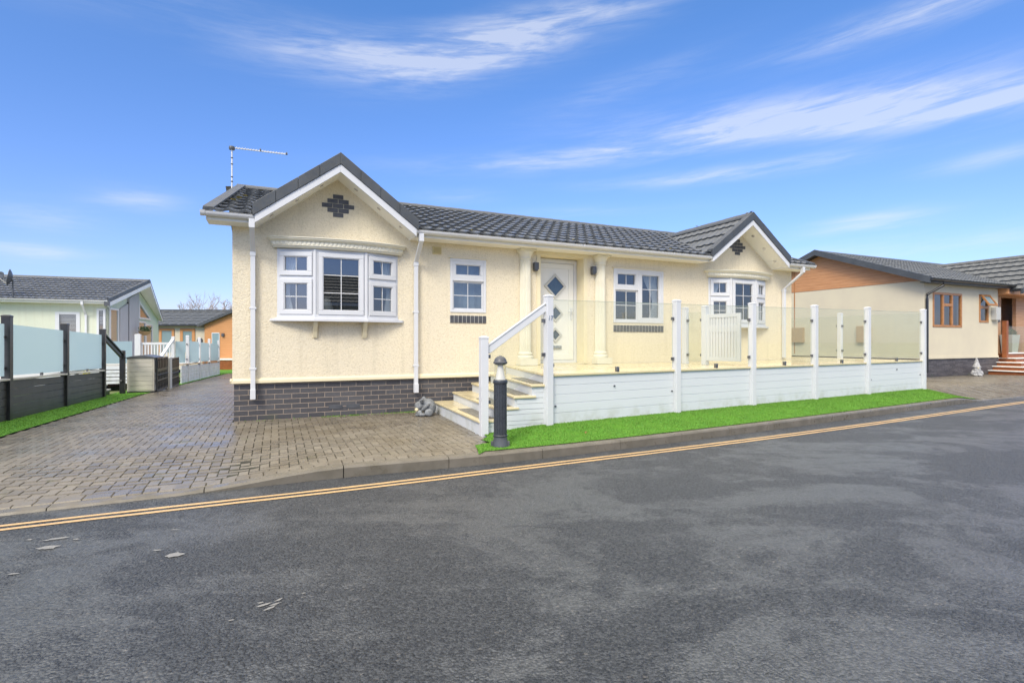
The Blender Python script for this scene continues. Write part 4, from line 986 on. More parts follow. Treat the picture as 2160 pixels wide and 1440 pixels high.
# steps
NW = W(2.94, -2.52)
zt = [.185, .33, .475, .62]; z0 = -.03
for i in range(4):
    fw, bw = W(*stF[i]), W(*stB[i]); e1, e2 = W(3.90, -2.53), W(4.38, -.16)
    b = B(); b.prism([fw, e1, e2, bw], z0, zt[i]-.03); b.build('riser', M['boards'], DK, bevel=.002)
    nF = stF[i+1] if i < 3 else (3.92, -2.55); nB = stB[i+1] if i < 3 else (4.40, -.16)
    b = B(); b.prism([W(stF[i][0]-.025, stF[i][1]-.035), W(nF[0]+.05, nF[1]-.035), W(nF[0]+.05, nF[1]+.0), W(nF[0]-.0, nF[1]+.01), W(nB[0], nB[1]), W(stB[i][0]-.025, stB[i][1]-.01)], zt[i]-.03, zt[i])
    t = b.build('tread', M['deck'], DK, bevel=.006)
    lerp = lambda p, q, k: (p[0]+(q[0]-p[0])*k, p[1]+(q[1]-p[1])*k)
    m0, m1 = lerp(stF[i], stB[i], .05), lerp(stF[i], stB[i], .50); n0, n1 = lerp(nF, nB, .05), lerp(nF, nB, .50)
    b = B(); b.prism([W(m0[0]+.055, m0[1]), W(n0[0]-.012, n0[1]), W(n1[0]-.012, n1[1]), W(m1[0]+.055, m1[1])], zt[i]+.0, zt[i]+.006); b.build('step_mat', M['matgrey'], t)
    z0 = zt[i]-.03
# top riser + left edge boards of the deck
b = B(); b.prism([W(3.90, -2.50), W(3.99, -2.50), W(4.49, -.05), W(4.39, -.05)], .59, DZ-.03); b.build('riser', M['boards'], DK)
# board grooves along the step side (front): thin boards over the side
sF, sE = W(2.96, -2.515), W(3.88, -2.545); angS = math.atan2(sE[1]-sF[1], sE[0]-sF[0]); Ls = math.hypot(sE[0]-sF[0], sE[1]-sF[1])
b = B(M=frame(sF[0], sF[1], 0, angS))
for k, (xa, za, zb) in enumerate(((.0, -.02, .10), (.0, .104, .15), (.245, .154, .235), (.245, .239, .295), (.485, .30, .37), (.485, .374, .44), (.725, .445, .51), (.725, .514, .585))): b.box(xa+.01, Ls, -.006, .006, za, zb)
b.build('side_boards', M['boards'], DK, bevel=.002)
x, y = W(2.985, -2.55); newel = post(x, y, -.05, 1.245, angS, clips=((1, 1.0), (1, .42)), parent=DK, w=.098)
x2, y2 = D(0, -.03)
dd = Vector((x2-x, y2-y, 0)).normalized()
b = B(); b.bar((x+dd.x*.04, y+dd.y*.04, 1.13), (x2-dd.x*.04, y2-dd.y*.04, 1.70), .055, .02); b.bar((x+dd.x*.045, y+dd.y*.045, 1.075), (x2-dd.x*.045, y2-dd.y*.045, 1.645), .035, .10); b.build('handrail', M['upvc'], DK, bevel=.006)
pane_panel((x+dd.x*.08, y+dd.y*.08), (x2-dd.x*.08, y2-dd.y*.08), .36, .84, 1.05, 1.60, M['clear'], DK)
c = B(M=frame(x2, y2, 0, angS)); c.box(-.095, -.045, -.012, .024, 1.44, 1.49); c.box(-.095, -.045, -.012, .024, .99, 1.04); c.build('glass_clip', M['clip'], posts[0], bevel=.004)

# ------------------------------------------------------------------ bollard light
bx, by = -.132, 5.86
BL = thing('bollard_light', 'dark grey fluted bollard light with domed cap standing on the turf by the steps', 'bollard', (bx, by, .012))
b = B(); b.lathe([(.092, -.03), (.092, .0), (.088, .02), (.078, .085), (.076, .105)], 32); b.box(-.105, -.07, -.03, .03, -.02, .05); b.box(.07, .105, -.03, .03, -.02, .05); b.build('base', M['greydk'], BL, smooth=True)
b = B(); b.lathe([(.078, .105), (.083, .112), (.083, .122), (.077, .13)], 32); fl = lambda i, k: 1-.055*(abs(math.sin(2*PI*i/8/2*1.0)) if i % 8 in (3, 4, 5) else 0)
b.lathe([(.075, .13), (.0745, .70)], 96, mod=lambda i, k: 1-.075*max(0, math.cos(2*PI*i*12/96))**2); b.lathe([(.078, .70), (.083, .71), (.083, .735), (.078, .745), (.074, .748)], 32); b.build('shaft', M['iron'], BL, smooth=True)
b = B(); b.lathe([(.058, .748), (.050, .79), (.036, .86), (.024, .925)], 24); b.build('lamp_core', M['lampcore'], BL, smooth=True)
b = B(); b.lathe([(.070, .748), (.066, .93)], 32); b.f = b.f[:-2]; b.build('lens', M['lens'], BL, smooth=True)
b = B(); b.lathe([(.030, .905), (.072, .925), (.080, .932), (.081, .945), (.072, .955), (.068, .972), (.056, .992), (.036, 1.006), (.018, 1.010), (.016, 1.016), (.004, 1.018)], 32); b.build('cap', M['greydk'], BL, smooth=True)

# ------------------------------------------------------------------ stone bear ornament (crouched, head bowed, cream muzzle)
ux, uy = W(2.78, -.50)
BR = thing('bear_statue', 'small weathered grey stone animal ornament crouching by the brick plinth, head bowed, cream snout', 'statue', (ux, uy, 0), R(8))
blob('body', M['stone'], [((.06, 0, .145), (.105, .10, .135), (0, -20, 0)), ((.0, 0, .215), (.075, .08, .06), (0, 25, 0)),
    ((-.10, -.015, .155), (.078, .075, .075), (0, 20, 0)),
    ((-.055, -.075, .235), (.034, .022, .034), (0, 0, 20)), ((-.03, .06, .27), (.035, .022, .032), (0, 0, 0)),
    ((-.0, -.115, .15), (.030, .026, .085), (-8, 50, 0)), ((-.06, -.10, .262), (.05, .02, .018), (0, -25, 0)), ((-.085, -.11, .055), (.04, .03, .05), (0, 0, 0)), ((-.12, -.06, .02), (.05, .035, .022), (0, 0, 0)),
    ((.055, -.12, .062), (.068, .042, .060), (0, 15, 0)), ((-.05, -.13, .03), (.055, .036, .03), (0, 0, 0)), ((.03, .1, .07), (.075, .045, .065), (0, 15, 0)), ((-.1, .09, .03), (.06, .036, .03), (0, 0, 0)),
    ((-.02, .10, .13), (.034, .03, .09), (8, 35, 0))], .005, BR)
blob('snout', M['muzzle'], [((-.135, -.06, .105), (.032, .03, .034), (0, 0, 0))], .006, BR)

# ------------------------------------------------------------------ fallen leaves and bits
lf = []
for i, (px, py, z) in enumerate(((1258, 883, .09), (1265, 881, .09), (1236, 915, .06))):
    x, y = G(px, py, z); b = B(); a = i*1.3; pts = [(.022*math.cos(a+t)*(.6 if k % 2 else 1), .022*math.sin(a+t)*(.6 if k % 2 else 1), .012*math.sin(3*t)) for k, t in enumerate([2*PI*k/8 for k in range(8)])]
    b.add([(x+p, y+q, z+.02+r) for p, q, r in pts]+[(x, y, z+.03)], [(k, (k+1) % 8, 8) for k in range(8)])
    tag(b.build('fallen_leaf', M['leafdead']), 'small curled brown leaf lying on the turf below the white deck boards', 'leaf', 'fallen leaves on the turf strip')
# ------------------------------------------------------------------ LEFT: black deck with frosted glass
def gzl(v): return -.0225*max(0, v)
def FM(u, v, z=0, rz=0): x, y = W(u, v); return frame(x, y, z, A+rz)
BD = thing('black_deck_balustrade', 'charcoal boarded deck side with black posts and frosted glass panels left of the drive', 'balustrade')
vp = [-2.9, -.55, 1.85, 4.25, 6.68]
FU = -3.2
for v in vp:
    x, y = W(FU, v); post(x, y, gzl(v)-.1, gzl(v)+1.63, A+PI/2, m='black', w=.11, clips=((-1, gzl(v)+1.30), (-1, gzl(v)+.82), (1, gzl(v)+1.30), (1, gzl(v)+.82)) if v < 6 else ((-1, gzl(v)+1.30), (-1, gzl(v)+.82)), parent=BD)
for v0, v1 in zip(vp, vp[1:]):
    p, q = W(FU, v0+.055), W(FU, v1-.055); a_, c_ = gzl(v0), gzl(v1)
    p2, q2 = W(FU, v0+.09), W(FU, v1-.09)
    pane_panel(p2, q2, a_+.70, c_+.70, a_+1.50, c_+1.50, M['frost'], BD)
    b = B()
    for k in range(5):
        z = k*.125
        b.bar((*p, a_+z+.05), (*q, c_+z+.05), .03, .119)
    b.build('side_boards', M['darkboards'], BD, bevel=.003)
    b = B(); b.bar((*p, a_+.645), (*q, c_+.645), .12, .03); b.build('capping_rail', M['planter'], BD, bevel=.004)
    pm, qm = W(FU+.03, (v0+v1)/2-.03), W(FU+.03, (v0+v1)/2+.03); b = B(); b.bar((*pm, (a_+c_)/2+.69), (*qm, (a_+c_)/2+.69), .03, .05); b.build('glass_clip', M['clip'], BD)
x, y = W(-3.05, 7.75); ge = gzl(7.75)
post(x, y, ge-.1, ge+1.12, A+PI/2, m='black', w=.11, clips=((-1, ge+.95), (-1, ge+.35)), parent=BD)
x0_, y0_ = W(-3.2, 6.74)
b = B(); b.bar((x0_, y0_, gzl(6.7)+1.52), (x, y, ge+1.02), .09, .035); b.bar((x0_, y0_, gzl(6.7)+1.44), (x, y, ge+.94), .045, .09); b.build('handrail', M['black'], BD, bevel=.004)
for k in range(3):   # steps down at the end of the deck
    b = B(M=FM(-3.9, 6.75+k*.27, gzl(7))); b.box(-.4, .62, 0, .30, 0, .42-k*.14-.03); b.build('riser', M['darkboards'], BD)
    b = B(M=FM(-3.9, 6.75+k*.27, gzl(7))); b.box(-.4, .64, -.0, .32, .42-k*.14-.03, .42-k*.14); b.build('tread', M['planter'], BD, bevel=.004)
b = B(M=FM(-3.3, 2, gzl(2))); b.box(-3.4, 0, -5.5, 4.7, .58, .62); b.build('deck_floor', M['planter'], BD)
# pots on the deck steps
for nm, u, v, z, m, lab, c in (('flower_pot', -3.48, 7.18, gzl(7)+.28, 'terracotta', 'small terracotta pot on the charcoal deck steps beside the end post', 'pot'), ('flower_pot', -3.62, 6.95, gzl(7)+.42, 'planter', 'small white pot with yellow flowers on the charcoal deck steps', 'pot')):
    x, y = W(u, v); t = thing(nm, lab, c, (x, y, z)); b = B(); b.lathe([(.07, 0), (.10, .12), (.11, .125), (.11, .15), (.09, .15), (.085, .11)], 18); b.build('pot', M[m], t, smooth=True)
    b = B()
    for k in range(60):
        a = rng.random()*2*PI; r = rng.random()*.1; h = .14+.1*rng.random(); s_ = .02
        b.add([(r*math.cos(a)-s_, r*math.sin(a), h), (r*math.cos(a)+s_, r*math.sin(a), h), (r*math.cos(a), r*math.sin(a)+s_, h+.03)], [(0, 1, 2)])
    b.build('foliage', M['leaf'] if m == 'terracotta' else mat('yellow petals', (.6, .5, .05), .6, fn=subtle((.6, .5, .05), (.35, .4, .05), 30)), t)

# ------------------------------------------------------------------ storage box + trellis screen
gb = gzl(8.2)
SB = thing('storage_box', 'beige ribbed plastic storage box with dark curved lid at the edge of the drive', 'storage box', (*W(-3.0, 7.95), gb), A)
b = B(); b.box(0, .60, 0, 1.0, .05, .95)
for k in range(7): b.box(.03, .57, -.008, .0, .08+k*.122, .08+k*.122+.112)
b.build('body', M['beigeplastic'], SB, bevel=.006)
b = B(); n = 12; arc = [(-.03+.66*i/n, .95+.055*math.sin(PI*i/n)) for i in range(n+1)]; b.xz([(-.03, .93)]+arc+[(.63, .93)], -.03, 1.03); b.build('lid', M['greydk'], SB, bevel=.004)
b = B(); b.box(.0, .60, 0, 1.0, -.02, .05); b.build('base', M['black'], SB)
TS = thing('trellis_screen', 'dark openwork lattice screens joined by a pale grey post behind the storage box', 'screen', (*W(-2.36, 8.05), gzl(8.3)), A+PI/2)
def lattice(x0, x1, dzz):
    b = B(); 
    for z in (.02, .30, .56, .60, .90): b.box(x0, x1, -.02, .02, z+dzz, z+.035+dzz)
    n = int((x1-x0)/.20)
    for i in range(n+1): xx = x0+(x1-x0)*i/n; b.box(xx-.02, xx+.02, -.014, .014, .02+dzz, .93+dzz)
    for i in range(n):
        xx = x0+(x1-x0)*(i+.5)/n; b.tube([(xx, 0, .05+dzz), (xx+.05, 0, .17+dzz), (xx-.05, 0, .3+dzz), (xx, 0, .45+dzz), (xx+.04, 0, .58+dzz)], .018, 6)
        b.lathe([(.03, .42+dzz), (.045, .45+dzz), (.03, .48+dzz)], 8, xx, 0); b.box(xx-.05, xx+.05, -.03, .01, .66+dzz, .86+dzz)
    return b.build('lattice_panel', M['black'], TS)
lattice(0, 1.5, 0); lattice(1.95, 3.4, -.07)
b = B(); b.box(1.55, 1.90, -.06, .06, -.1, .90); b.build('post', M['planter'], TS, bevel=.01)
b = B(); b.box(0, 3.4, .50, .55, -.1, .82); b.box(0, 3.4, .04, .50, -.1, .0); b.build('back_panel', M['greydk'], TS)

# ------------------------------------------------------------------ white deck of green house with gate
WD = thing('white_deck_balustrade', 'distant white boarded deck with white posts, frosted glass and a picket gate', 'balustrade')
wv = [13.5, 15.8, 18.2, 21.0]; wu = [-2.38, -2.28, -2.18, -2.06]
for (u, v) in zip(wu, wv):
    x, y = W(u, v); post(x, y, gzl(v)-.1, gzl(v)+1.70, A+PI/2, w=.10, clips=((-1, gzl(v)+1.4), (-1, gzl(v)+.85)), parent=WD)
segs = list(zip(wu, wv)); 
for (u0, v0), (u1, v1) in zip([(-2.42, 12.3)]+segs, segs):
    a_, c_ = gzl(v0), gzl(v1); p, q = W(u0, v0+.05), W(u1, v1-.05)
    if v0 > 13: pane_panel(W(u0, v0+.1), W(u1, v1-.1), a_+.72, c_+.72, a_+1.52, c_+1.52, M['frost'], WD)
    b = B(); 
    for k in range(5): b.bar((*p, a_+.06+k*.125), (*q, c_+.06+k*.125), .03, .119)
    b.build('side_boards', M['boards'], WD)
    b = B(); b.bar((*p, a_+.67), (*q, c_+.67), .10, .03); b.build('capping_rail', M['tan'], WD)
gf = gzl(13.5)
for (u, w_, zt_) in ((-2.83, .10, 1.66), (-3.88, .17, 1.74), (-5.7, .1, 1.6)):
    x, y = W(u, 13.5); post(x, y, gf-.1, gf+zt_, A, w=w_, parent=WD)
pane_panel(W(-2.76, 13.5), W(-2.45, 13.5), gf+.72, gf+.72, gf+1.5, gf+1.5, M['frost'], WD)
pane_panel(W(-5.6, 13.5), W(-4.05, 13.5), gf+.72, gf+.72, gf+1.5, gf+1.5, M['frost'], WD)
b = B(M=FM(-3.79, 13.5, gf)); b.box(0, .9, -.02, .02, 1.38, 1.46); b.box(0, .9, -.02, .02, .74, .80)
for k in range(10): b.box(.01+k*.092, .055+k*.092, -.012, .012, .8, 1.38)
b.build('gate', M['upvc'], WD, bevel=.003)
xa, ya = W(-2.83, 13.45); xb, yb = W(-2.95, 12.1)
b = B(); b.bar((xa, ya, gf+1.56), (xb, yb, gf+.98), .09, .06); b.build('handrail', M['upvc'], WD, bevel=.004)
post(xb, yb, gf, gf+1.0, A, parent=WD)
for k in range(5):
    b = B(M=FM(-7.5, 13.47, gf)); b.box(0, 3.6, -.0, .03, .02+k*.125, .12+k*.125); b.build('side_boards', M['boards'], WD)
b = B(M=FM(-7.5, 13.5, gf)); b.box(0, 5.1, 0, 8, .62, .66); b.build('deck_floor', M['planter'], WD)
for k in range(3): b = B(M=FM(-3.8, 12.5+k*.3, gf)); b.box(0, .95, 0, 1.1-k*.3, k*.18, .18+k*.18); b.build('step', M['boards'], WD, bevel=.004)

# ------------------------------------------------------------------ GREEN HOUSE
ga = R(20); GHX, GHY = -15.6, 20.0; gzr = -.33
GHs = thing('green_park_home', 'pale green rendered bungalow with dark roof and wide white gable beyond the frosted glass', 'house', (GHX, GHY, gzr), ga)
# local x along eave to the right (0 = right gable corner eave), y back.  z relative to gzr
e0, ap, e1 = 2.78-gzr, 3.93-gzr, 2.44-gzr
b = B(); wall_holes(b, -14, -.12, .5, e0-.14, .35, .47, [(-1.77, -1.0, 1.45, 2.65), (-.44, -.20, .9, 2.75)])
b.box(-14, -.7, .47, 7.1, 2.9, 3.0) if False else None
# gable facade (set back from the verge)
b.yz([(.35, .5), (7.0, .5), (7.0, e1-.1), (3.5, ap-.25), (.35, e0-.14)], -.24, -.12)
b.build('wall', M['green'], GHs)
b = B(); b.box(-14, -.15, .4, 7.0, -.3, .5); b.build('brick_plinth', M['brick'], GHs)
b = B(); b.box(-13.9, -.3, .5, 6.9, .5, .55); b.box(-13.9, -.6, .85, .9, .5, 2.9); b.build('interior', M['interior'], GHs)
b = B(); S1 = math.hypot(3.5, ap-e0); tiles(b, (-14.3, 0, e0), (1, 0, 0), (0, 3.5, ap-e0), 14.3, S1, course=.37, a1=lambda s: 14.3+.45*s/S1, da=.06, step=.035)
S2 = math.hypot(3.7, ap-e1); tiles(b, (.0, 7.2, e1), (-1, 0, 0), (0, -3.7, ap-e1), 14.3, S2, course=.37, a0=lambda s: -.45*s/S2, da=.15)
rf = b.build('roof', M['tile'], GHs)
b = B(); b.yz([(3.36, ap-.03), (3.5, ap+.06), (3.64, ap-.03)], -14.3, .45); b.build('ridge', M['verge'], rf)
def rake(b, p, q, t, h, off):   # vertical board along rake, p,q=(x,y,z)
    b.add([(p[0]-t, p[1], p[2]), (q[0]-t, q[1], q[2]), (q[0]-t, q[1], q[2]-h), (p[0]-t, p[1], p[2]-h), (p[0], p[1], p[2]), (q[0], q[1], q[2]), (q[0], q[1], q[2]-h), (p[0], p[1], p[2]-h)],
          [(0,1,2,3),(7,6,5,4),(0,4,5,1),(1,5,6,2),(2,6,7,3),(3,7,4,0)])
for (y_, z_) in ((0, e0), (7.2, e1)):
    b = B(); rake(b, (.0, y_, z_+.05), (.45, 3.5, ap+.06), .10, .16, 0); b.build('verge', M['verge'], rf)
    b = B(); rake(b, (.02, y_, z_-.11), (.47, 3.5, ap-.10), .03, .15, 0); b.build('bargeboard', M['upvc'], GHs)
    b = B(); b.add([(.0, y_, z_-.2), (.45, 3.5, ap-.2), (-.12, 3.5, ap-.2), (-.12, y_, z_-.2)], [(0, 1, 2, 3)]); b.build('gable_soffit', M['soffit'], GHs)
b = B(); b.box(-14.2, -.05, .0, .03, e0-.13, e0-.02); b.box(-14.2, -.05, .03, .4, e0-.14, e0-.12); b.build('fascia', M['soffit'], GHs)
gutter('gutter', ((-14.2), -.04, e0-.02), (.0, 0, 0), M['upvc'], GHs)
downpipe('downpipe', -.80, -.04, e0-.07, .31, .3, M['upvc'], GHs, zj=.5)
# window on the long wall
F = B(); P = []
x0, x1, z0, z1 = -1.77, -1.0, 1.45, 2.65
for q in ((x0, x1, z1-.09, z1), (x0, x1, z0, z0+.08), (x0, x0+.12, z0+.08, z1-.09), (x1-.12, x1, z0+.08, z1-.09)): F.box(q[0], q[1], .33, .42, q[2], q[3])
o = F.build('window', M['upvc'], GHs); B().add([(x0+.11, .38, z0+.07), (x1-.11, .38, z0+.07), (x1-.11, .38, z1-.08), (x0+.11, .38, z1-.08)], [(0, 1, 2, 3)]).build('pane', M['pane'], o)
b = B()
for k in range(22): b.box(x0+.12, x1-.12, .44, .46, z1-.12-k*.05, z1-.10-k*.05)
b.build('blind', M['soffit'], o)
# corner windows + gable front
def tallwin(M_, x0, x1, z0, z1, nm='corner_window', m='upvc'):
    F = B(); fw = .07
    for q in ((x0, x1, z1-fw, z1), (x0, x1, z0, z0+fw), (x0, x0+fw, z0+fw, z1-fw), (x1-fw, x1, z0+fw, z1-fw)): F.box(q[0], q[1], -.03, .05, q[2], q[3], M_)
    o = F.build(nm, M[m], GHs); B().add([(x0+fw-.01, .0, z0+fw-.01), (x1-fw+.01, .0, z0+fw-.01), (x1-fw+.01, .0, z1-fw+.01), (x0+fw-.01, .0, z1-fw+.01)], [(0, 1, 2, 3)], M_).build('pane', M['pane'], o)
tallwin(frame(-.46, .33, 0, 0), 0, .28, .8, 2.8)
Mside = frame(-.10, .33, 0, PI/2)
tallwin(Mside, .15, 1.08, .8, 2.85)
b = B(); b.yz([(1.5, .5), (2.45, .5), (2.45, 3.15), (1.5, 2.85)], -.12, -.06); b.yz([(2.48, .5), (3.74, .5), (3.74, 3.75), (2.48, 3.36)], -.12, -.03); b.build('timber_cladding', M['greyclad'], GHs)
b = B(); b.box(-.12, -.055, 2.45, 2.48, .5, 3.2); b.build('cladding_joint', M['black'], GHs)
tallwin(Mside, 3.5, 4.5, .65, 2.45, 'glazed_door'); tallwin(Mside, 4.55, 5.55, .65, 2.35, 'glazed_door')
F = B(); tri = [(3.5, 2.55), (5.3, 2.55), (3.5, 3.40)]; tri2 = [(3.61, 2.63), (5.0, 2.63), (3.61, 3.25)]
F.xz([tri[0], tri[1], tri2[1], tri2[0]], -.05, .05, Mside); F.xz([tri[1], tri[2], tri2[2], tri2[1]], -.05, .05, Mside); F.xz([tri[2], tri[0], tri2[0], tri2[2]], -.05, .05, Mside)
o = F.build('gable_window', M['upvc'], GHs); B().xz(tri2, -.01, .01, Mside).build('pane', M['pane'], o)
b = B(); b.tube([(-.02, -.02, e0-.05), (-.02, -.02, e0+.12)], .06, 8); b.box(-.1, .06, -.08, .04, e0-.22, e0-.02); b.build('security_lamp', M['greydk'], GHs)
# hanging basket beside the cladding
hx = Matrix.Translation((GHX, GHY, gzr)) @ Matrix.Rotation(ga, 4, 'Z') @ Vector((.3, 3.3, 1.95))
HB = thing('hanging_basket', 'brown hanging basket with green plants in front of the grey cladding', 'hanging basket', hx)
b = B(); b.lathe([(.06, -.16), (.17, -.11), (.24, 0), (.25, .02), (.2, .02)], 18); b.build('basket', M['tan'], HB, smooth=True)
b = B()
for k in range(160):
    a = rng.random()*2*PI; r = .24*rng.random()**.5; h = .0+.2*rng.random(); s_ = .03; b.add([(r*math.cos(a)-s_, r*math.sin(a), h), (r*math.cos(a)+s_, r*math.sin(a), h+.01), (r*math.cos(a), r*math.sin(a)+s_, h+.06)], [(0, 1, 2)])
b.build('foliage', M['leaf'], HB)
# satellite dishes on the roof
def dish(px, d, zc, yaw, lab, r=.32, el_=20):
    x = (px-1080)/1093*d
    t = thing('satellite_dish', lab, 'satellite dish', (x, d, zc-r-.25), 0); b = B()
    Mx = Matrix.Translation((0, 0, r+.25)) @ Matrix.Rotation(yaw, 4, 'Z') @ Matrix.Rotation(R(90-el_), 4, 'X')
    b.lathe([(r*k/8, .28*r*(k/8)**2*1.3) for k in range(1, 9)]+[(r*.985, .28*r*1.3+.012), (r*.8, .28*r*.83+.012)], 28, M=Mx); b.f = b.f[:-1]; b.build('reflector', M['greydk'], t, smooth=True)
    b = B(); b.tube([(0, 0, -.25), (0, 0, r+.2)], .025, 8); b.build('mast', M['greydk'], t)
    b = B(); b.tube([Mx @ Vector((0, -r*.9, .1)), Mx @ Vector((0, -r*.2, r*1.25))], .014, 6); e = Mx @ Vector((0, -r*.1, r*1.3)); b.lathe([(.035, e.z-.06), (.04, e.z+.04), (.02, e.z+.06)], 10, e.x, e.y); b.build('feed_arm', M['planter'], t)
dish(27, 19.0, 3.52, R(-52), 'upright dark satellite dish on the green house roof, seen edge on', .30, 8)
dish(-2, 19.0, 3.44, R(-10), 'tilted dark satellite dish at the left edge of the photo', .30, 30)

# ------------------------------------------------------------------ ORANGE LODGE far behind
OG = thing('orange_lodge', 'distant orange and cream clad lodge with grey roof behind the white deck', 'house', (-21.2, 36, -.75), R(3))
E_, RG = 3.13, 4.28
b = B(); b.box(-12, 0, .3, 8, 0, E_-.05); b.build('wall', mat('pale cream cladding', (.6, .54, .42), .8, fn=subtle((.60, .54, .42), (.55, .50, .39), 1)), OG)
b = B(); tiles(b, (-12.4, 0, E_), (1, 0, 0), (0, 3.6, RG-E_), 13.5, math.hypot(3.6, RG-E_), course=.4, da=.15, step=.04); rf = b.build('roof', M['tile2'], OG)
b = B(); b.box(-12.4, 3, 3.45, 3.75, RG-.02, RG+.08); b.build('ridge', M['verge'], rf)
b = B(); b.box(-12.4, 0, -.12, 0, E_-.12, E_-.0); b.build('gutter', M['blackpipe'], OG)
b = B(); b.xz([(-.0, .0), (-.0, E_-.05), (3.9, 4.7), (7.6, E_-.05), (7.6, 0)], -.3, 7.5); b.build('gable_wing', M['orangewall'], OG)
b = B(); b.xz([(-.35, E_-.02), (-.35, E_-.2), (3.9, 4.73), (3.9, 4.93)], -.6, 7.6); b.xz([(8.1, E_-.02), (8.1, E_-.2), (3.9, 4.73), (3.9, 4.93)], -.6, 7.6); b.build('roof', M['verge'], OG)
for (xa, xb, za, zb, m, d) in ((-3.35, -2.35, 1.2, 2.85, 'oak', .1), (-1.95, -.95, 1.2, 2.85, 'oak', .12)):
    F = B()
    for q in ((xa, xb, zb-d*1.6, zb), (xa, xa+d*1.6, za, zb-d*1.6), (xb-d*1.6, xb, za, zb-d*1.6)): F.box(q[0], q[1], .24, .3, q[2], q[3])
    o = F.build('window', M['orangewall'], OG); B().add([(xa+.1, .27, za), (xb-.1, .27, za), (xb-.1, .27, zb-.1), (xa+.1, .27, zb-.1)], [(0, 1, 2, 3)]).build('pane', M['frost'], o)
b = B(); b.box(-4.1, -3.45, .2, .3, 0, E_-.1); b.box(-12, -4.6, .2, .3, 0, E_-.1); b.build('timber_panel', M['orangewall'], OG)
F = B(); F.box(.5, 1.02, -.34, -.3, .85, 2.55); o = F.build('window', M['upvc'], OG); B().add([(.54, -.345, .9), (.98, -.345, .9), (.98, -.345, 2.5), (.54, -.345, 2.5)], [(0, 1, 2, 3)]).build('pane', M['frost'], o)
b = B(); b.box(1.18, 1.34, -.42, -.3, 2.28, 2.5); b.build('wall_lamp', M['greydk'], OG)
b = B(); b.lathe([(.2, 0), (.2, .04)], 20, M=Matrix.Translation((-.62, .3, 2.0)) @ Matrix.Rotation(PI/2, 4, 'X')); b.build('wall_plaque', M['greydk'], OG)
b = B(); b.box(1.05, 4, -2.2, -.3, 0, .72); b.build('deck_base', M['redwood'], OG)
b = B(); b.box(1.0, 4, -2.25, -.3, .72, .78); b.build('deck_floor', M['soffit'], OG)
b = B(); b.box(.92, 1.04, -2.3, -2.18, 0, 1.75); b.bar((.98, -2.2, 1.6), (.1, -2.2, 1.2), .08, .06); b.bar((.98, -2.2, .8), (.1, -2.2, .8), .08, .06); b.build('stair_post', M['redwood'], OG)
# ------------------------------------------------------------------ bare trees
def tree(px, d, top, sp, seed, lab, fluffy=0):
    r_ = random.Random(seed); x = (px-1080)/1093*d; z0 = -1.2; t = thing('bare_tree', lab, 'tree', (x, d, z0), 0, 'bare trees behind the orange lodge')
    b = B(); tw = B(); Ht = top-z0
    def br(p, dr, L_, r, lv, bb):
        q = p+dr*L_; mid = p+dr*L_*.5+Vector((r_.uniform(-1, 1), r_.uniform(-1, 1), .3))*L_*.06
        bb.tube([p, mid, q], [r, r*.8, r*.6], 4 if lv > 1 else 7)
        if lv >= 5: return
        for _ in range(3 if lv < 4 else 4):
            nd = (dr+Vector((r_.uniform(-1, 1), r_.uniform(-1, 1), r_.uniform(-.25, .8)))*sp).normalized(); br(p+dr*L_*r_.uniform(.5, 1), nd, L_*r_.uniform(.5, .74), r*.55, lv+1, tw if lv >= 1 else b)
    br(Vector((0, 0, 0)), Vector((0, 0, 1)), Ht*.42, .16, 0, b)
    b.build('trunk', M['bark'], t); tw.build('crown', M['bark'], t)
tree(400, 62, 8.0, .75, 1, 'thin upright bare tree nearest the green house roof'); tree(446, 60, 9.0, 1.0, 5, 'bushy pale bare tree above the orange lodge ridge'); tree(474, 63, 7.4, 1.1, 9, 'low bare tree beside the cream house corner')

# ------------------------------------------------------------------ RIGHT NEIGHBOUR
NX, NY = 14.0, 17.6
NB = thing('timber_gabled_lodge', 'beige panelled lodge with timber gable, oak windows and dark roof on the right', 'house', (NX, NY, -.03), A)
GW = 7.4; NE, NR = 3.33, 4.82
b = B(); wall_holes(b, 0, 4.79, .63, NE-.02, 0, .14, [(.50, 2.30, 1.72, 2.92), (3.46, 4.10, 1.92, 2.95)]); b.box(0, .14, .14, GW, .63, 3.30); b.box(.14, 12, GW-.14, GW, .63, 3.3)
b.build('wall', M['beige'], NB)
b = B(); b.box(.3, 4.6, .6, .65, .63, 3.1); b.box(.14, 4.79, .14, GW-.14, .6, .66); b.build('interior', M['interior'], NB)
b = B(); b.box(.03, 4.9, .03, .3, -.3, .62); b.box(.03, .3, .3, GW, -.3, .62); b.build('stone_plinth', M['stonewall'], NB)
b = B(); b.box(-.02, 4.79, -.02, .0, .62, .70); b.box(-.02, .0, .0, GW, .62, .70); b.build('base_trim', M['beige'], NB)
b = B(); b.yz([(-.0, 3.30), (GW, 3.30), (3.7, NR-.12)], .0, .14); b.build('timber_gable', M['wood'], NB)
b = B(); b.box(-.012, 0, 4.82, 4.86, .7, 4.2); b.box(-.012, 0, .0, GW, 3.295, 3.31); b.build('joint_strip', M['oak'], NB)
b = B(); Sn = math.hypot(4.0, NR-NE); tiles(b, (-.33, -.3, NE), (1, 0, 0), (0, 4.0, NR-NE), 12, Sn, course=.36, da=.045, cull=lambda p: p.x > 4.9 and 4.56-.75*abs(p.x-6.9) > p.z+.05)
tiles(b, (12, 7.7, NE), (-1, 0, 0), (0, -4.0, NR-NE), 12.33, Sn, course=.36, da=.2)
rf = b.build('roof', M['tile2'], NB)
b = B(); b.yz([(3.56, NR-.02), (3.7, NR+.07), (3.84, NR-.02)], -.33, 9); b.build('ridge', M['verge'], rf)
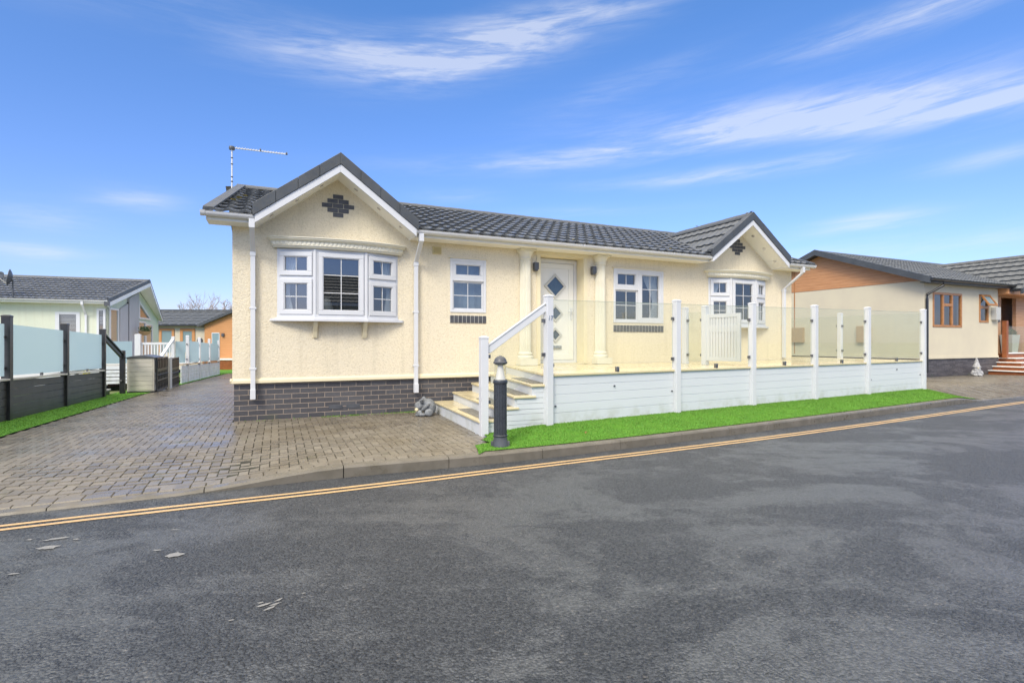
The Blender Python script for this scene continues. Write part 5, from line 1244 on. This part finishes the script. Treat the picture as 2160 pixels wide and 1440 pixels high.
for (y_, z_) in ((-.34, NE), (7.74, NE)):
    b = B(); rake(b, (-.30, y_, z_+.05), (-.30, 3.7, NR+.08), .06, .22, 0); rake(b, (-.24, y_, z_+.055), (-.24, 3.7, NR+.085), .10, .04, 0); b.build('verge', M['verge'], rf)
    b = B(); b.add([(-.30, y_, z_-.12), (-.30, 3.7, NR-.1), (0, 3.7, NR-.1), (0, y_, z_-.12)], [(0, 1, 2, 3)]); b.build('gable_soffit', M['verge'], NB)
b = B(); b.box(-.25, 5.0, -.28, 0, NE-.13, NE-.11); b.box(-.25, 5.4, -.30, -.28, NE-.13, NE-.005); b.build('soffit', M['greydk'], NB)
gutter('gutter', (-.3, -.36, NE-.02), (5.1, 0, 0), M['blackpipe'], NB, r=.065)
# round black downpipe
b = B(); b.tube([(.42, -.36, NE-.06), (.42, -.36, NE-.22), (.06, -.06, NE-.52), (.06, -.06, NE-.66), (.06, -.06, .15)], .04, 12); b.build('downpipe', M['blackpipe'], NB, smooth=True)
# oak windows
def oakwin(x0, x1, z0, z1, ms, tr=()):
    F = B(); f = .075
    for q in ((x0, x1, z1-f, z1), (x0, x1, z0, z0+f), (x0, x0+f, z0+f, z1-f), (x1-f, x1, z0+f, z1-f)): F.box(q[0], q[1], -.02, .06, q[2], q[3])
    xs_ = [x0+f]+[v for m_ in ms for v in (m_-.045, m_+.045)]+[x1-f]
    for m_ in ms: F.box(m_-.045, m_+.045, -.02, .06, z0+f, z1-f)
    for (a_, c_, z) in tr: F.box(a_, c_, -.018, .055, z-.05, z+.05)
    o = F.build('window', M['oak'], NB, bevel=.005)
    for i in range(0, len(xs_), 2): B().add([(xs_[i], .02, z0+f), (xs_[i+1], .02, z0+f), (xs_[i+1], .02, z1-f), (xs_[i], .02, z1-f)], [(0, 1, 2, 3)]).build('pane', M['pane'], o)
    return o
oakwin(.50, 2.30, 1.72, 2.92, (1.12, 1.68), ((1.165, 1.635, 2.50),))
o = oakwin(3.46, 4.10, 1.92, 2.95, (), ((3.5, 4.06, 2.48),))
Ml = Matrix.Translation((3.5, -.03, 2.93)) @ Matrix.Rotation(R(-32), 4, 'X')
F = B(M=Ml)
for q in ((0, .6, -.07, 0), (0, .6, -.48, -.41), (0, .07, -.41, -.07), (.53, .6, -.41, -.07)): F.box(q[0], q[1], -.03, .02, q[2], q[3])
sh = F.build('open_sash', M['oak'], o, bevel=.004); B(M=Ml).add([(.06, 0, -.42), (.54, 0, -.42), (.54, 0, -.06), (.06, 0, -.06)], [(0, 1, 2, 3)]).build('frosted_sash_pane', M['frost'], o)
for (xa, xb, s_) in ((.58, .85, -1),): curtain(xa, xb, 1.8, 2.85, s_, parent=o, y=.2)
# meter boxes on the side wall
for (va, vb) in ((4.38, 4.93), (1.72, 2.2)):
    b = B(); b.box(-.12, 0, va, vb, 1.18, 1.80); b.build('meter_box', M['tan'], NB, bevel=.01)
b = B(); b.box(4.30, 4.62, -.16, 0, 2.02, 2.50); b.box(4.62, 4.66, -.14, 0, 2.04, 2.48); b.build('meter_box', M['planter'], NB, bevel=.01)
# timber porch wing
b = B(); wall_holes(b, 4.79, 10.8, .7, 3.25, .30, .42, [(5.75, 6.9, .75, 2.95)]); b.build('timber_wall', M['woodpink'], NB)
b = B(); b.xz([(5.2, 3.05), (8.6, 3.05), (8.6, 3.2), (6.9, 4.40), (5.2, 3.15)], -.30, -.2); b.build('timber_gable', M['wood'], NB)
b = B(); b.box(5.7, 5.76, .42, 1.05, .7, 3.0); b.build('porch_side', M['black'], NB); b = B(); b.box(5.8, 10.8, .95, 1.05, .7, 3.0); b.box(5.8, 10.8, .42, .95, 2.98, 3.02); b.build('timber_wall', M['wood'], NB)
b = B(); b.box(4.80, 10.8, -.29, .3, 3.0, 3.05); b.box(4.80, 8.8, -.28, .3, 3.05, 3.24); b.build('soffit', M['wood'], NB)
b = B(); Sw = math.hypot(1.9, 1.9*.75); tiles(b, (8.8, -.6, 4.56-1.9*.75), (0, 1, 0), (-1, 0, .75), 3.8, Sw, course=.36, cull=lambda p: p.y > -.3 and p.z < NE+(NR-NE)/4*(p.y+.3)-.05)
tiles(b, (5.0, -.6, 4.56-1.9*.75), (0, 1, 0), (1, 0, .75), 3.8, Sw, course=.36, wave=.3, da=.05, step=.045, amp=.010, cull=lambda p: p.y > -.3 and p.z < NE+(NR-NE)/4*(p.y+.3)-.05)
wr = b.build('wing_roof', M['tile2'], NB)
b = B(); b.xz([(4.97, 3.18), (4.97, 2.98), (6.9, 4.42), (6.9, 4.64)], -.66, -.58); b.xz([(8.83, 3.18), (8.83, 2.98), (6.9, 4.42), (6.9, 4.64)], -.66, -.58); b.build('verge', M['verge'], wr)
b = B(); b.xz([(6.78, 4.52), (6.9, 4.64), (7.02, 4.52)], -.6, 3.1); b.build('ridge', M['verge'], wr)
b = B(); b.box(4.92, 5.0, -.6, -.3, 3.08, 3.18); b.build('gutter', M['blackpipe'], NB)
b = B(); b.box(5.22, 5.36, .20, .30, 2.45, 2.70); b.build('wall_light', M['black'], NB, bevel=.01); b = B(); b.box(5.36, 5.60, .27, .30, 1.98, 2.14); b.build('wall_plaque', M['greydk'], NB)
# deck, steps
for k in range(4):
    x0 = 4.55-.02-k*.30+.55; b = B(); b.box(x0, 10.8, -.35-.0*k-k*.28, .3, -.05+0*k, .75-.02-(k+1)*.155+.0) if False else b.box(x0-.0, 10.8, -.40-k*.27, .28, -.1, .575-k*.15); b.build('step_riser', M['redwood'], NB)
    b = B(); b.box(x0-.05, 10.8, -.44-k*.27, .28-.0, .575-k*.15+.0, .605-k*.15); b.build('step_nosing', M['soffit'], NB, bevel=.006)
b = B(); b.box(5.12, 10.8, -.12, .3, .60, .75); b.build('deck_floor', M['redwood'], NB)
x, y = 4.95, -.13
for xx in (5.0, 6.75): b = B(); b.box(xx-.07, xx+.07, -.2, -.06, .60, 2.0 if xx < 6 else 2.0); b.build('deck_post', M['redwood'], NB, bevel=.005)
b = B(); b.add([(5.1, -.13, .82), (6.66, -.13, .82), (6.66, -.13, 1.80), (5.1, -.13, 1.80)], [(0, 1, 2, 3)]); b.build('glass_panel', M['clear'], NB)
b = B(); b.box(5.07, 6.68, -.16, -.10, .755, .80); b.build('base_rail', M['soffit'], NB)
# planter
px_ = Matrix.Translation((NX, NY, -.03)) @ Matrix.Rotation(A, 4, 'Z') @ Vector((5.85, .08, .76))
PL = thing('planter', 'tall tapered pale grey planter with clipped green plant behind glass on the timber porch', 'planter', px_, A)
b = B(); b.add([(-.20, -.16, 0), (.20, -.16, 0), (.20, .16, 0), (-.20, .16, 0), (-.30, -.2, .72), (.30, -.2, .72), (.30, .2, .72), (-.30, .2, .72)], [(3,2,1,0),(0,1,5,4),(1,2,6,5),(2,3,7,6),(3,0,4,7),(4,5,6,7)]); b.build('pot', M['planter'], PL, bevel=.01)
b = B()
for k in range(500):
    a = rng.random()*2*PI; ph = rng.random()*PI/2; r = .27*(.8+.25*rng.random()); p = Vector((r*math.cos(a)*math.cos(ph), r*.75*math.sin(a)*math.cos(ph), .72+.8*r*math.sin(ph))); s_ = .025
    d1 = Vector((rng.random()-.5, rng.random()-.5, rng.random()-.5)).normalized()*s_; d2 = Vector((rng.random()-.5, rng.random()-.5, rng.random()-.5)).normalized()*s_
    b.add([p-d1, p+d1, p+d2*1.6], [(0, 1, 2)])
b.build('foliage', M['leaf'], PL)
# gnome
gx, gy = G(2060, 790.5, -.03); gx, gy = gx*.965, gy*.965
GN = thing('garden_gnome', 'whitish stone garden gnome with tall pointed hat by the timber steps', 'gnome', (gx, gy, -.03), R(-20))
blob('body', M['stonelt'], [((0, 0, .14), (.15, .12, .14), (0, 0, 0)), ((0, -.06, .22), (.10, .07, .11), (0, 0, 0)), ((-.13, -.03, .12), (.05, .05, .09), (0, 20, 0)), ((.13, -.03, .12), (.05, .05, .09), (0, -20, 0)),
    ((-.07, -.1, .03), (.06, .09, .035), (0, 0, 0)), ((.07, -.1, .03), (.06, .09, .035), (0, 0, 0)), ((0, -.02, .30), (.09, .09, .08), (0, 0, 0))], .015, GN)
b = B(); b.lathe([(.125, .30), (.13, .33), (.10, .36), (.08, .43), (.06, .50), (.04, .57), (.02, .63), (.005, .66)], 18); b.build('hat', M['stonelt'], GN, smooth=True)
b = B(); b.lathe([(.012, .27), (.028, .29), (.012, .315)], 10, 0, -.115); b.build('nose', M['muzzle'], GN, smooth=True)

# yellow lichen spots on the ridge and eaves of the main roof
for (u, v, z, r) in ((10.16, -.42, 4.062, .035), (10.16, -.30, 4.060, .022), (10.14, 1.2, 4.07, .03), (5.6, -.40, 3.075, .03), (7.9, -.40, 3.075, .035), (3.6, -.40, 3.075, .025), (.0, .3, 3.36, .04), (.05, .7, 3.50, .05), (.12, 1.1, 3.64, .04)):
    n = 9; b = B(); b.add([(u+r*math.cos(2*PI*k/n)*(.6+.7*rng.random()), v+r*1.3*math.sin(2*PI*k/n)*(.6+.7*rng.random()), z) for k in range(n)]+[(u, v, z+.012)], [(k, (k+1) % n, n) for k in range(n)])
    b.build('lichen', mat('yellow lichen', (.45, .34, .06), .9, fn=subtle((.48, .36, .06), (.30, .28, .10), 60)), H)
# ------------------------------------------------------------------ lodge across the road behind the camera (seen mirrored in the windows)
OP = thing('opposite_lodge', 'dark roofed lodge across the road, seen only mirrored in the windows', 'house', (*W(-1, -17), 0), A)
b = B(); b.box(0, 8, -6, -.3, -.2, 3.0); b.build('wall', M['beige'], OP)
b = B(); tiles(b, (8.4, 0, 3.0), (-1, 0, 0), (0, -3.3, 1.7), 8.8, math.hypot(3.3, 1.7), course=.4, da=.1, step=.05)
b.add([(-.4, -3.3, 4.7), (8.4, -3.3, 4.7), (8.4, -6.6, 3), (-.4, -6.6, 3)], [(0, 1, 2, 3)]); b.build('roof', M['tile'], OP)
b = B(); b.box(0, 8, -.1, 0, 2.85, 3.0)
for xx in (2, 5.2): b.box(xx, xx+1.6, -.32, -.28, 1.3, 2.4)
b.build('window', M['upvc'], OP)
